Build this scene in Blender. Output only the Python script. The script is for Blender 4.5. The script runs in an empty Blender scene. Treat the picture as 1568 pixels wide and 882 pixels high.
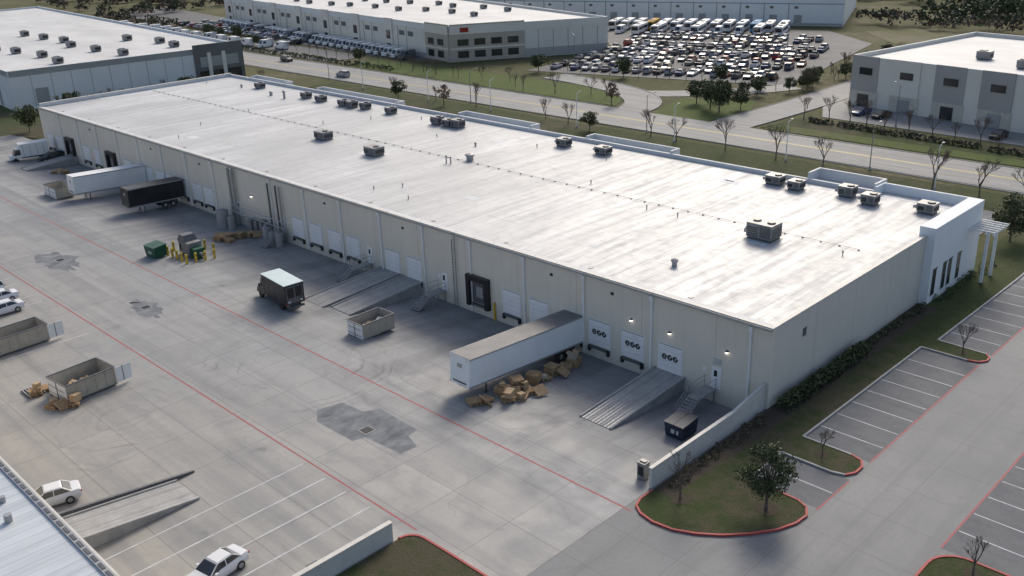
import bpy, math, random
from mathutils import Vector, Matrix
random.seed(7)
sc=bpy.context.scene
sc.view_settings.view_transform='Standard'
sc.view_settings.look='None'
sc.view_settings.exposure=0
COL=sc.collection
# ------------------------------------------------------------------ materials
class NT:
    def __init__(s,name):
        s.m=bpy.data.materials.new(name);s.m.use_nodes=True
        s.t=s.m.node_tree;s.n=s.t.nodes;s.l=s.t.links
        s.b=s.n['Principled BSDF']
        s.geo=s.n.new('ShaderNodeNewGeometry');s.pos=s.geo.outputs['Position']
        s.sep=s.n.new('ShaderNodeSeparateXYZ');s.l.new(s.pos,s.sep.inputs[0])
        s.x,s.y,s.z=s.sep.outputs
    def set(s,sock,v):
        if isinstance(v,bpy.types.NodeSocket): s.l.new(v,sock)
        elif isinstance(v,(tuple,list)) and len(v)==3 and sock.type=='RGBA': sock.default_value=(*v,1)
        else: sock.default_value=v
    def math(s,op,a,b=0.,c=None,clamp=False):
        n=s.n.new('ShaderNodeMath');n.operation=op;n.use_clamp=clamp
        s.set(n.inputs[0],a);s.set(n.inputs[1],b)
        if c is not None:s.set(n.inputs[2],c)
        return n.outputs[0]
    def comb(s,x,y,z):
        n=s.n.new('ShaderNodeCombineXYZ')
        for i,v in enumerate((x,y,z)): s.set(n.inputs[i],v)
        return n.outputs[0]
    def sc(s,k):
        n=s.n.new('ShaderNodeVectorMath');n.operation='MULTIPLY'
        s.l.new(s.pos,n.inputs[0]);n.inputs[1].default_value=k
        return n.outputs[0]
    def noise(s,scale,vec=None,detail=4,rough=.55,dist=0):
        n=s.n.new('ShaderNodeTexNoise');n.inputs['Scale'].default_value=scale
        n.inputs['Detail'].default_value=min(detail,4);n.inputs['Roughness'].default_value=rough;n.inputs['Distortion'].default_value=dist
        s.l.new(vec if vec is not None else s.pos,n.inputs['Vector'])
        return n.outputs[0]
    def mr(s,v,a,b,c=0.,d=1.):
        n=s.n.new('ShaderNodeMapRange');n.clamp=True
        s.set(n.inputs[0],v)
        for i,k in enumerate((a,b,c,d)): n.inputs[i+1].default_value=k
        return n.outputs[0]
    def mix(s,f,a,b,mode='MIX'):
        n=s.n.new('ShaderNodeMix');n.data_type='RGBA';n.blend_type=mode
        s.set(n.inputs[0],f);s.set(n.inputs[6],a);s.set(n.inputs[7],b)
        return n.outputs[2]
    def line(s,coord,period,width,off=0.):
        a=s.math('ADD',coord,off);a=s.math('DIVIDE',a,period);a=s.math('FRACT',a)
        a=s.math('SUBTRACT',a,.5);a=s.math('ABSOLUTE',a)
        return s.mr(a,.5-width/period,.5-width/period*.4)
    def fin(s,col,rough=.8,metal=0.,spec=.5,bump=None,bd=.02,bs=.4):
        s.set(s.b.inputs['Base Color'],col);s.set(s.b.inputs['Roughness'],rough);s.b.inputs['Metallic'].default_value=metal
        s.b.inputs['Specular IOR Level'].default_value=spec
        if bump is not None:
            b=s.n.new('ShaderNodeBump');b.inputs['Distance'].default_value=bd;b.inputs['Strength'].default_value=bs
            s.l.new(bump,b.inputs['Height']);s.l.new(b.outputs[0],s.b.inputs['Normal'])
        return s.m
_mc={}
def M(name,c,c2=None,scale=.8,rough=.75,metal=0.,spec=.4,bump=0,stretch=(1,1,1)):
    if name in _mc:return _mc[name]
    t=NT(name)
    if c2 is None: c2=tuple(v*.78 for v in c)
    n=t.noise(scale,t.sc(stretch),4,.62)
    col=t.mix(t.mr(n,.3,.7),c,c2)
    _mc[name]=t.fin(col,rough,metal,spec,n if bump else None,.03,bump)
    return _mc[name]

def rings(t,col,lst,dark,k=1.0):
    """rubber scrub marks of turning trucks, world-space arcs"""
    wob=t.noise(.22,detail=3)
    brk=t.noise(.13,detail=3)
    fine=t.noise(1.6,detail=3)
    tot=None
    for (cx,cy,r0,r1,fr,am) in lst:
        dx=t.math('SUBTRACT',t.x,cx);dy=t.math('SUBTRACT',t.y,cy)
        d=t.math('SQRT',t.math('ADD',t.math('MULTIPLY',dx,dx),t.math('MULTIPLY',dy,dy)))
        d=t.math('ADD',d,t.math('MULTIPLY',wob,3.))
        s=t.math('MULTIPLY',t.math('SINE',t.math('MULTIPLY',d,fr)),t.mr(t.math('SINE',t.math('MULTIPLY',d,fr*.37)),-.6,.6,.35,1.))
        s=t.mr(s,.25,1.,0.,am)
        m=t.math('MULTIPLY',t.mr(d,r0,r0+1.2),t.mr(d,r1,r1+2.,1.,0.))
        s=t.math('MULTIPLY',s,m)
        tot=s if tot is None else t.math('MAXIMUM',tot,s)
    tot=t.math('MULTIPLY',tot,t.mr(brk,.47,.62))
    tot=t.math('MULTIPLY',tot,t.mr(fine,.35,.6,.35,1.))
    return t.mix(t.math('MULTIPLY',tot,k),col,dark)

def concrete_yard():
    t=NT('yard_concrete')
    a=t.noise(.045,detail=5,rough=.6);b=t.noise(.3,detail=6,rough=.65,dist=.6);c=t.noise(3.,detail=4,rough=.7)
    col=t.mix(t.mr(a,.38,.62),(.30,.305,.305),(.36,.35,.33))
    warm_light=t.mr(t.y,46,20,0,.6);col=t.mix(warm_light,col,(.395,.355,.295))  # warm light on the near side of the yard, painted into the concrete colour
    col=t.mix(t.mr(b,.48,.72,0,.5),col,(.22,.225,.23))
    st=t.noise(1.,t.comb(t.math('MULTIPLY',t.x,.025),t.math('MULTIPLY',t.y,.42),0.),5,.6,.3)
    col=t.mix(t.mr(st,.46,.66,0,.55),col,(.185,.19,.197))
    st2=t.noise(1.,t.comb(t.math('MULTIPLY',t.x,.33),t.math('MULTIPLY',t.y,.05),3.),5,.6,.8)
    lane=t.mr(t.y,42.,56.)
    col=t.mix(t.math('MULTIPLY',t.mr(st2,.46,.66,0,.65),lane),col,(.135,.138,.142))
    ap=t.math('MULTIPLY',t.mr(t.y,50,64,0,.4),t.mr(b,.3,.6,.5,1))
    col=t.mix(ap,col,(.17,.17,.173))
    v=t.n.new('ShaderNodeTexWhiteNoise');v.noise_dimensions='3D'
    ix=t.math('FLOOR',t.math('DIVIDE',t.x,6.));iy=t.math('FLOOR',t.math('DIVIDE',t.math('ADD',t.y,1.1),4.6))
    t.l.new(t.comb(ix,iy,0.),v.inputs['Vector'])
    col=t.mix(t.math('MULTIPLY',v.outputs['Value'],.22),col,(.19,.19,.19))
    col=rings(t,col,[(-76,45,4,12,5.2,1.),(-79,28,3,10,5.6,.8),(-108,54,7,17,4.4,.5),(-63,60,9,19,4.2,.45),(-45,34,9,16,4.6,.35)],(.085,.085,.09),.62)
    sp=t.math('MULTIPLY',t.mr(c,.2,.6,.3,1),t.mr(b,.68,.75,0,.5));col=t.mix(sp,col,(.10,.10,.10))
    j=t.math('MAXIMUM',t.line(t.x,6.,.06),t.line(t.y,4.6,.06,1.1))
    col=t.mix(t.math('MULTIPLY',j,.5),col,(.13,.13,.13))
    vo=t.n.new('ShaderNodeTexVoronoi');vo.feature='DISTANCE_TO_EDGE';vo.inputs['Scale'].default_value=.085
    dn=t.n.new('ShaderNodeVectorMath');dn.operation='ADD';nn=t.n.new('ShaderNodeTexNoise');nn.inputs['Scale'].default_value=.3;t.l.new(t.pos,nn.inputs['Vector'])
    ms=t.n.new('ShaderNodeVectorMath');ms.operation='SCALE';ms.inputs['Scale'].default_value=5.;t.l.new(nn.outputs['Color'],ms.inputs[0])
    t.l.new(t.pos,dn.inputs[0]);t.l.new(ms.outputs[0],dn.inputs[1]);t.l.new(dn.outputs[0],vo.inputs['Vector'])
    ck=t.math('MULTIPLY',t.mr(vo.outputs['Distance'],.0,.005,1.,0.),t.mr(a,.52,.62))
    col=t.mix(t.math('MULTIPLY',ck,.4),col,(.13,.13,.13))
    col=t.mix(t.mr(c,.35,.75,0,.25),col,(.2,.2,.2))
    return t.fin(col,t.mr(b,.3,.7,.55,.75),0,.4,c,.01,.3)
def lot_concrete():
    t=NT('lot_concrete')
    a=t.noise(.06,detail=5,rough=.6);b=t.noise(.4,detail=6,rough=.65,dist=.5);c=t.noise(3.,detail=4,rough=.7)
    col=t.mix(t.mr(a,.38,.62),(.18,.187,.193),(.23,.231,.23))
    col=t.mix(t.mr(b,.5,.75,0,.45),col,(.15,.155,.16))
    st2=t.noise(1.,t.comb(t.math('MULTIPLY',t.x,.5),t.math('MULTIPLY',t.y,.03),3.),5,.6,.5)
    col=t.mix(t.mr(st2,.48,.68,0,.5),col,(.125,.13,.135))
    col=rings(t,col,[(-20,44,5,12,5.,.8),(-30,35,5,14,4.8,.6)],(.09,.09,.093),.5)
    j=t.math('MAXIMUM',t.line(t.x,4.2,.05,1.),t.line(t.y,4.6,.05,1.1))
    col=t.mix(t.math('MULTIPLY',j,.45),col,(.10,.10,.10))
    col=t.mix(t.mr(c,.35,.75,0,.25),col,(.12,.12,.12))
    return t.fin(col,.7,0,.4,c,.01,.3)
def stall_asphalt():
    t=NT('stall_surface')
    b=t.noise(.5,detail=6,rough=.65);c=t.noise(5.,detail=4)
    col=t.mix(t.mr(b,.35,.7),(.13,.135,.145),(.17,.174,.18))
    ln=t.noise(1.,t.comb(t.math('MULTIPLY',t.x,.15),t.math('MULTIPLY',t.y,1.1),3.),4,.5,.3)
    col=t.mix(t.mr(ln,.5,.7,0,.4),col,(.095,.10,.105))
    col=t.mix(t.mr(c,.4,.7,0,.2),col,(.09,.09,.09))
    return t.fin(col,.8,0,.3,c,.01,.3)
def road_mat(name,c1,c2):
    t=NT(name)
    b=t.noise(.15,detail=6,rough=.65);c=t.noise(4.,detail=3)
    st=t.noise(1.,t.comb(t.math('MULTIPLY',t.x,.02),t.math('MULTIPLY',t.y,.9),3.),4,.5,.2)
    col=t.mix(t.mr(b,.35,.7),c1,c2)
    col=t.mix(t.mr(st,.45,.65,0,.4),col,tuple(v*.6 for v in c1))
    return t.fin(col,.8,0,.3,c,.01,.3)
def grass_mat(name,g1,g2,dry,amount):
    t=NT(name)
    a=t.noise(.05,detail=6,rough=.65);b=t.noise(.7,detail=6,rough=.7);c=t.noise(7.,detail=4,rough=.8)
    col=t.mix(t.mr(b,.35,.65),g1,g2)
    m=t.mr(t.math('ADD',t.math('MULTIPLY',a,.6),t.math('MULTIPLY',b,.4)),.54-amount,.62-amount)
    col=t.mix(m,col,dry)
    col=t.mix(t.mr(c,.3,.7,0,.6),col,tuple(v*.5 for v in g1))
    return t.fin(col,.95,0,.15,c,.12,.9)
def roof_mat():
    t=NT('roof_membrane')
    a=t.noise(.035,detail=5,rough=.6)
    st=t.noise(1.,t.comb(t.math('MULTIPLY',t.x,.14),t.math('MULTIPLY',t.y,.03),0.),4,.62,.35)
    st2=t.noise(1.,t.comb(t.math('MULTIPLY',t.x,1.1),t.math('MULTIPLY',t.y,.07),5.),4,.6,.25)
    c=t.noise(.8,detail=4,rough=.7)
    col=t.mix(t.mr(st,.38,.62),(.64,.635,.625),(.47,.47,.468))
    col=t.mix(t.mr(st2,.46,.66,0,.5),col,(.38,.378,.375))
    col=t.mix(t.mr(a,.45,.60,0,.45),col,(.42,.42,.415))
    col=t.mix(t.mr(c,.5,.72,0,.35),col,(.35,.34,.325))
    v=t.n.new('ShaderNodeTexWhiteNoise');v.noise_dimensions='3D'
    ix=t.math('FLOOR',t.math('DIVIDE',t.x,3.05));iy=t.math('FLOOR',t.math('DIVIDE',t.math('ADD',t.y,t.math('MULTIPLY',ix,7.3)),22.))
    t.l.new(t.comb(ix,iy,0.),v.inputs['Vector'])
    col=t.mix(t.math('MULTIPLY',v.outputs['Value'],.32),col,(.37,.368,.36))
    j=t.math('MAXIMUM',t.line(t.x,3.05,.08),t.math('MULTIPLY',t.line(t.y,15.2,.09,2.),.7))
    col=t.mix(t.math('MULTIPLY',j,.5),col,(.25,.25,.245))
    rg=t.math('ADD',t.mr(st2,.35,.7,.42,.6),t.mr(c,.4,.7,0,.1))
    h=t.math('ADD',c,t.math('MULTIPLY',j,.6))
    return t.fin(col,rg,0,.38,h,.02,.25)
def wall_mat(name,c1,c2,period=8.25,axis='x',off=0.):
    t=NT(name)
    co=t.x if axis=='x' else t.y
    a=t.noise(.18,detail=5,rough=.6)
    sv=t.noise(1.,t.comb(t.math('MULTIPLY',t.x,1.6),t.math('MULTIPLY',t.y,1.6),t.math('MULTIPLY',t.z,.16)),5,.6)
    col=t.mix(t.mr(a,.35,.65),c1,c2)
    col=t.mix(t.mr(sv,.5,.75,0,.22),col,tuple(v*.7 for v in c1))
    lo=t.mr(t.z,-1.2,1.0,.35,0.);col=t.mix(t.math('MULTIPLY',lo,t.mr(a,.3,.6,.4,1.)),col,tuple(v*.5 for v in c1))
    j=t.line(co,period,.05,off)
    j=t.math('MAXIMUM',j,t.math('MULTIPLY',t.line(co,period/2,.03,off),.35))
    col=t.mix(t.math('MULTIPLY',j,.5),col,tuple(v*.45 for v in c1))
    return t.fin(col,.85,0,.25,sv,.01,.2)

m_yard=concrete_yard();m_lot=lot_concrete();m_stall=stall_asphalt();m_roof=roof_mat()
m_road=road_mat('road_concrete',(.26,.257,.25),(.31,.305,.29))
m_asph=road_mat('road_asphalt',(.11,.11,.114),(.15,.15,.152))
m_field=grass_mat('field_grass',(.10,.105,.045),(.125,.125,.06),(.19,.165,.105),.03)
m_lawn=grass_mat('lawn_grass',(.06,.08,.03),(.08,.097,.04),(.115,.098,.065),.04)
m_lawn2=grass_mat('verge_grass',(.10,.14,.042),(.13,.155,.055),(.165,.15,.085),.0)
m_bright=grass_mat('far_meadow',(.15,.22,.07),(.18,.24,.09),(.25,.23,.14),-.08)
m_brown=grass_mat('mulch_bed',(.085,.07,.052),(.11,.09,.07),(.07,.06,.05),.0)
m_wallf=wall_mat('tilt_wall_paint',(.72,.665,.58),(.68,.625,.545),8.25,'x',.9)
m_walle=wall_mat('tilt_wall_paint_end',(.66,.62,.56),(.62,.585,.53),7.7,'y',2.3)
m_white=M('white_paint',(.80,.80,.79),(.72,.72,.71),.5,.6)
m_whitew=M('white_wall_paint',(.80,.82,.84),(.74,.76,.78),.3,.7)
m_para=M('parapet_white',(.66,.67,.68),(.58,.59,.60),.4,.7)
m_cream=M('cream_coping',(.66,.63,.57),(.55,.52,.47),.6,.6)
m_door=M('door_white',(.84,.84,.84),(.77,.77,.77),1.2,.45)
m_dark=M('dark_rubber',(.02,.02,.022),(.035,.035,.035),2,.7)
m_black=M('black_paint',(.018,.018,.02),(.03,.03,.032),1,.35)
m_grey=M('grey_metal',(.27,.27,.275),(.20,.20,.205),1.5,.5,.2)
m_lgrey=M('galvanised',(.42,.42,.42),(.33,.33,.335),2,.45,.4)
m_dgrey=M('dark_grey_metal',(.10,.103,.107),(.145,.145,.15),2,.5,.2)
m_conc=M('ramp_concrete',(.40,.39,.37),(.27,.265,.255),.7,.85,0,.3,.3)
m_concw=M('screen_wall_concrete',(.62,.605,.57),(.52,.505,.475),.4,.85,0,.3,.2)
m_kerb=M('kerb_concrete',(.42,.41,.395),(.32,.31,.30),1.5,.85)
m_red=M('red_paint',(.45,.06,.052),(.36,.09,.08),1.2,.7)
m_redl=M('faded_red_paint',(.40,.08,.08),(.30,.15,.145),.9,.75)
m_lwhite=M('line_white_paint',(.60,.61,.62),(.38,.385,.39),1.1,.75)
m_ylw=M('yellow_paint',(.66,.46,.04),(.55,.38,.04),1.5,.55)
m_wood=M('pallet_wood',(.50,.34,.19),(.34,.23,.13),1.6,.85)
m_card=M('cardboard',(.46,.33,.20),(.38,.27,.165),2,.85)
m_tan=M('tan_plywood',(.46,.42,.35),(.36,.33,.275),.9,.8)
m_glass=M('dark_glass',(.02,.025,.03),(.035,.04,.045),.5,.12,0,.8)
m_green=M('dumpster_green',(.015,.075,.045),(.02,.095,.055),1,.5)
m_navy=M('dumpster_navy',(.015,.025,.05),(.025,.035,.065),1,.45)
m_bark=M('bark',(.12,.095,.075),(.17,.135,.11),6,.95)
m_twig=M('winter_twig',(.12,.09,.07),(.17,.125,.10),3,.95)
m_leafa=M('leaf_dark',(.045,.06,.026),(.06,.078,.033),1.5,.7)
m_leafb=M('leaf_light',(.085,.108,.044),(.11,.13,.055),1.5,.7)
m_leafo=M('leaf_autumn',(.22,.13,.05),(.16,.12,.05),1.5,.8)
m_patch=M('dark_patch',(.095,.103,.115),(.25,.26,.27),.8,.8,0,.3,.2,(1,.6,1))
m_tyre=m_dark
m_steel=M('steel_rail',(.42,.42,.42),(.33,.33,.33),3,.4,.5)
m_taill=M('tail_lamp',(.35,.02,.02),None,1,.3)
m_headl=M('head_lamp',(.7,.7,.72),None,1,.15)
def emis(name,c,s):
    t=NT(name);t.fin(c,.5);t.set(t.b.inputs['Emission Color'],c);t.b.inputs['Emission Strength'].default_value=s;return t.m
m_lamp=emis('lit_wall_lamp',(1.,.96,.85),4.)

# ------------------------------------------------------------------ builder
class MB:
    def __init__(s): s.v=[];s.f=[];s.mi=[];s.mats=[];s.T=Matrix()
    def m(s,mat):
        if mat not in s.mats:s.mats.append(mat)
        return s.mats.index(mat)
    def face(s,pts,mat):
        i=len(s.v);s.v+= [tuple(s.T@Vector(p)) for p in pts];s.f.append(tuple(range(i,i+len(pts))));s.mi.append(s.m(mat))
    def mesh(s,vs,fs,mat):
        i=len(s.v);s.v+=[tuple(s.T@Vector(p)) for p in vs];k=s.m(mat)
        for f in fs:s.f.append(tuple(i+a for a in f));s.mi.append(k)
    def box(s,x0,x1,y0,y1,z0,z1,mat):
        s.mesh([(x0,y0,z0),(x1,y0,z0),(x1,y1,z0),(x0,y1,z0),(x0,y0,z1),(x1,y0,z1),(x1,y1,z1),(x0,y1,z1)],
               [(3,2,1,0),(4,5,6,7),(0,1,5,4),(1,2,6,5),(2,3,7,6),(3,0,4,7)],mat)
    def cb(s,x,y,z,sx,sy,sz,mat): s.box(x-sx/2,x+sx/2,y-sy/2,y+sy/2,z,z+sz,mat)
    def prism(s,poly,z0,z1,mat,side=None):
        n=len(poly)
        s.face([(p[0],p[1],z1) for p in poly],mat)
        for i in range(n):
            a=poly[i];b=poly[(i+1)%n];s.face([(a[0],a[1],z0),(b[0],b[1],z0),(b[0],b[1],z1),(a[0],a[1],z1)],side or mat)
    def hexa(s,p,mat):
        s.mesh(p,[(3,2,1,0),(4,5,6,7),(0,1,5,4),(1,2,6,5),(2,3,7,6),(3,0,4,7)],mat)
    def cyl(s,p0,p1,r0,r1=None,n=8,mat=None,cap=True):
        if r1 is None:r1=r0
        p0=Vector(p0);p1=Vector(p1);d=(p1-p0).normalized()
        a=d.orthogonal().normalized();b=d.cross(a)
        vs=[];
        for p,r in ((p0,r0),(p1,r1)):
            for i in range(n):
                t=2*math.pi*i/n;vs.append(tuple(p+a*math.cos(t)*r+b*math.sin(t)*r))
        fs=[(i,(i+1)%n,n+(i+1)%n,n+i) for i in range(n)]
        if cap: fs+=[tuple(range(n-1,-1,-1)),tuple(range(n,2*n))]
        s.mesh(vs,fs,mat)
    def beam(s,p0,p1,w,h,mat):
        p0=Vector(p0);p1=Vector(p1);d=(p1-p0);L=Vector((d.x,d.y,0));
        if L.length<1e-6: s.box(p0.x-w/2,p0.x+w/2,p0.y-w/2,p0.y+w/2,min(p0.z,p1.z),max(p0.z,p1.z),mat);return
        L.normalize();q=Vector((-L.y,L.x,0))*w/2;u=Vector((0,0,h))
        s.hexa([p0-q,p1-q,p1+q,p0+q,p0-q+u,p1-q+u,p1+q+u,p0+q+u],mat)
    def data(s,name,smooth=False):
        me=bpy.data.meshes.new(name);me.from_pydata(s.v,[],s.f)
        for m in s.mats:me.materials.append(m)
        me.polygons.foreach_set('material_index',s.mi)
        if smooth: me.polygons.foreach_set('use_smooth',[True]*len(s.f))
        me.update();return me
    def build(s,name,parent=None,loc=(0,0,0),rot=0,smooth=False):
        return inst(s.data(name,smooth),name,parent,loc,rot)
def inst(me,name,parent=None,loc=(0,0,0),rot=0,scale=1):
    o=bpy.data.objects.new(name,me);COL.objects.link(o);o.location=loc
    o.rotation_euler=(0,0,rot) if not isinstance(rot,tuple) else rot
    o.scale=(scale,)*3 if not isinstance(scale,tuple) else scale
    if parent:o.parent=parent
    return o
def empty(name):
    o=bpy.data.objects.new(name,None);COL.objects.link(o);return o

# ------------------------------------------------------------------ terrain
def hz(x,y):
    if x>-36.9 or y<50: return 0.
    f=min(max((x+206)/6,0),1)
    return -1.15*min((y-50)/14,1)*f
def grid(name,xs,ys,zf,mat,skip=None):
    b=MB();vs=[(x,y,zf(x,y)) for y in ys for x in xs];n=len(xs);fs=[]
    for j in range(len(ys)-1):
        for i in range(n-1):
            fs.append((j*n+i,j*n+i+1,(j+1)*n+i+1,(j+1)*n+i))
    b.mesh(vs,fs,mat);return b.build(name)
grid('ground',[-4000,-1500,-700,-206,-200,-36.9,-36.85,60,400,2500],[-1500,-200,14,50,64,67.3,67.4,200,500,1500,4500],
     lambda x,y:(hz(x,y) if y<67.35 else 0)-.14,m_field)
grid('concrete_yard_pavement',[-214,-206,-200,-36.9],[-20,14,50,64,67.2],hz,m_yard)
grid('parking_lot_pavement',[-36.88,60],[-20,50,140],lambda x,y:0,m_lot)
def sheet(name,poly,z,mat,parent=None):
    b=MB();b.face([(x,y,z) for x,y in poly],mat);return b.build(name,parent)
def rect(x0,x1,y0,y1): return [(x0,y0),(x1,y0),(x1,y1),(x0,y1)]
sheet('approach_road_pavement',rect(-236,-214.01,-20,130),-.004,m_lot)
b=MB()
b.box(-214,-36.2,47.22,47.38,.004,.006,m_redl)
b.box(-214,-46.3,35.05,35.21,.004,.006,m_redl)
b.build('fire_lane_marking')
b=MB()
b.box(-26.3,-26.15,56.4,61.5,.008,.010,m_redl);b.box(-26.3,-26.15,64.9,87.5,.008,.010,m_redl);b.box(-26.1,-25.95,90.2,112,.008,.010,m_redl)
b.box(-17.95,-17.8,58,112,.008,.010,m_redl)
b.build('parking_fire_lane_marking')
b=MB()
for r in (rect(-32.0,-26.3,56.6,61.6),rect(-32.0,-26.3,64.9,87.6),rect(-31.2,-26.1,90.2,112),rect(-17.8,-12.1,58,112)):
    b.face([(x,y,.004) for x,y in r],m_stall)
b.build('parking_stall_surface')
b=MB()
def stalls(x0,x1,y0,y1,st=2.75):
    y=y0
    while y<y1+.01:
        b.box(x0,x1,y-.055,y+.055,.008,.0095,m_lwhite);y+=st
stalls(-31.8,-26.4,59.1,59.2);stalls(-31.8,-26.4,67.6,87,2.8);stalls(-31,-26.2,93,112,2.8);stalls(-17.7,-12.3,60.7,112,2.75)
b.box(-12.3,-12.18,58,112,.008,.0095,m_lwhite)
stalls(-12.1,-6.8,60.7,112,2.75)
for x in (-60.1,-57.0,-54.2,-51.2): b.box(x-.07,x+.07,16,34.6,.004,.0055,m_lwhite)
for i in range(7): b.box(-114-i*2.8,-113.88-i*2.8,27,34.2,.004,.0055,m_lwhite)
b.box(-100.3,-100.15,22,34,.004,.0055,m_lwhite)
b.build('parking_line_marking')
def blob(cx,cy,rx,ry,n=22,j=.22,sd=0):
    r=random.Random(sd);return [(cx+rx*math.cos(2*math.pi*i/n)*(1+r.uniform(-j,j)),cy+ry*math.sin(2*math.pi*i/n)*(1+r.uniform(-j,j))) for i in range(n)]
sheet('pavement_stain',[(-66.8,40.6),(-65.0,39.4),(-60,39.5),(-59.6,40.6),(-55.3,41.0),(-55.1,42.6),(-57,43.2),(-57.2,44.4),(-62.6,44.6),(-63.4,43.2),(-66.2,43)],.003,m_patch)
sheet('pavement_stain',blob(-127,41.2,4.5,1.9,30,.35,sd=2),.003,m_patch)
sheet('pavement_stain',blob(-102,41.4,3.2,1.3,30,.35,sd=3),.003,m_patch)
for x in (-60.5,-102.3,-127):
    b=MB();b.box(x-.55,x+.55,40.9,42.0,.0,.012,m_kerb)
    for i in range(7): b.box(x-.45+i*.13,x-.38+i*.13,41.0,41.9,.016,.02,m_dark)
    b.box(x-.47,x+.47,40.97,41.93,.0125,.014,m_black)
    b.build('storm_drain_grate')
# ------------------------------------------------------------------ kerbed grass
def arcpts(cx,cy,r,a0,a1,n=6): return [(cx+r*math.cos(math.radians(a0+(a1-a0)*i/n)),cy+r*math.sin(math.radians(a0+(a1-a0)*i/n))) for i in range(n+1)]
def island(name,poly,kerbs,mat,zt=.10):
    g=MB();g.prism(poly,-.05,zt,mat);o=g.build(name)
    k=MB()
    for (a,e,mt) in kerbs:
        for i in range(a,e):
            p=poly[i%len(poly)];q=poly[(i+1)%len(poly)]
            k.beam((p[0],p[1],-.02),(q[0],q[1],-.02),.17,.17,mt)
    k.build('kerb',o)
    return o
P=[(-36.6,50.4),(-36.6,48.9),(-36.3,48.0),(-35.5,47.45),(-34.2,47.2),(-32.6,47.4),(-31.1,48.1),(-29.6,49.2),(-28.2,50.7),(-27.1,52.3),(-26.5,53.9),(-26.4,55.2),(-26.9,56.1),(-27.8,56.5),(-32.0,56.6),
   (-32.1,61.6),(-27.8,61.6),(-26.8,61.9),(-26.35,62.7),(-26.35,63.8),(-26.8,64.6),(-27.8,64.9),(-32.0,64.9),(-31.8,87.6),(-27.4,87.6),(-26.4,87.9),(-25.95,88.6),(-26.0,89.4),(-26.5,90.0),(-31.2,90.2),(-31.0,112),(-31.5,138)]
P+=[(-37.2,138),(-37.2,67.5),(-36.6,67.5)]
island('grass_verge',P,[(0,14,m_red),(14,17,m_kerb),(17,21,m_red),(21,24,m_kerb),(24,28,m_red),(28,31,m_kerb)],m_lawn)
P2=[(-46.4,14.5),(-46.4,33.6)]+arcpts(-45.1,33.5,1.3,180,90,5)+[(-43,34.85),(-36,34.9),(-30,33),(-26,28),(-24,20),(-24,10)]
island('grass_island',P2,[(1,12,m_red)],m_lawn)
P3=[(-17.7,46),(-17.85,54)]+arcpts(-15.7,55.7,2.15,180,90,6)+[(-12.3,57.9),(-12.1,46)]
island('grass_island',P3,[(0,9,m_red)],m_lawn)
b=MB()
for (x,y,r) in ((-34.4,50.9,.8),(-29,54,.9),(-29.5,63.4,.55),(-28.3,88.9,.5),(-15.2,56.5,.6)):
    b.prism(blob(x,y,r,r,14,.15,int(abs(x)*10)),.09,.115,m_brown)
b.build('mulch_ring')
# ------------------------------------------------------------------ main warehouse
WX0,WX1,WY0,WY1,ZR=-198.6,-36.6,67.,109.4,7.7
wh=empty('warehouse_building')
b=MB()
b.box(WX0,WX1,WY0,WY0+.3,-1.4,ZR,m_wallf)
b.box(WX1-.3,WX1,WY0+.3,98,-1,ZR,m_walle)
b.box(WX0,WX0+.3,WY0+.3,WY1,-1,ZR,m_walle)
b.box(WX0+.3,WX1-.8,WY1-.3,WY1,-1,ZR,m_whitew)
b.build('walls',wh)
b=MB();b.box(WX0+.1,WX1-.1,WY0+.1,WY1-.1,ZR-.3,ZR-.02,m_roof);b.build('roof',wh)
b=MB()
b.box(-37.4,-35.7,98,111.4,-.5,8.75,m_whitew)
b.box(-47.3,-37.4,111.1,111.4,-.5,8.75,m_whitew);b.box(-47.6,-47.3,109.0,111.4,-.5,8.75,m_whitew)
b.build('office_block_walls',wh)
b=MB()
for y in (99.2,101.9,103.4,105.9): b.box(-35.7,-35.66,y-.42,y+.42,.9,3.9,m_glass); b.box(-35.7,-35.62,y-.5,y+.5,3.9,4.02,m_dgrey);b.box(-35.7,-35.63,y-.5,y-.42,.85,3.9,m_dgrey)
b.box(-36.6,-36.56,72.3,72.9,5.2,6.0,m_dgrey)
b.build('office_windows',wh)
b=MB()
b.box(WX0-.08,WX1+.06,WY0-.12,WY0+.32,ZR,ZR+.16,m_cream)
b.box(WX0-.08,WX1+.02,WY0-.26,WY0-.12,ZR-.16,ZR+.06,m_lgrey)
b.box(WX0-.08,WX1+.02,WY0+.5,WY0+.85,ZR-.02,ZR+.05,m_para)
x=WX0+3
while x<WX1: b.box(x,x+.05,WY0-.125,WY0+.325,ZR+.16,ZR+.17,m_grey);x+=3.05
b.box(WX1-.34,WX1+.06,WY0+.32,98,ZR,ZR+.15,m_cream)
b.box(WX0-.08,WX0+.4,WY0+.32,WY1,ZR,ZR+.65,m_para);b.box(WX0-.12,WX0+.46,WY0+.3,WY1,ZR+.65,ZR+.72,m_cream)
b.box(WX0+.4,-47.6,WY1-.35,WY1+.03,ZR-.02,ZR+.5,m_para)
for x0,x1,h,yy in ((-56.6,-47.6,1.25,112.4),(-93.5,-77.6,.85,111.4),(-122.5,-105,.9,111.4),(-165,-139,.8,111.2),(-190,-176,.8,111.2)):
    b.box(x0,x1,yy-.3,yy,-.5,ZR+h,m_para);b.box(x0,x0+.3,WY1+.03,yy-.3,-.5,ZR+h,m_para);b.box(x1-.3,x1,WY1+.03,yy-.3,-.5,ZR+h,m_para)
    b.box(x0+.3,x1-.3,WY1+.03,yy-.3,ZR-.3,ZR-.03,m_roof)
b.box(-47.3,-37.4,109.4,111.1,ZR-.3,ZR-.03,m_roof)
b.build('parapet',wh)
b=MB()
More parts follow.
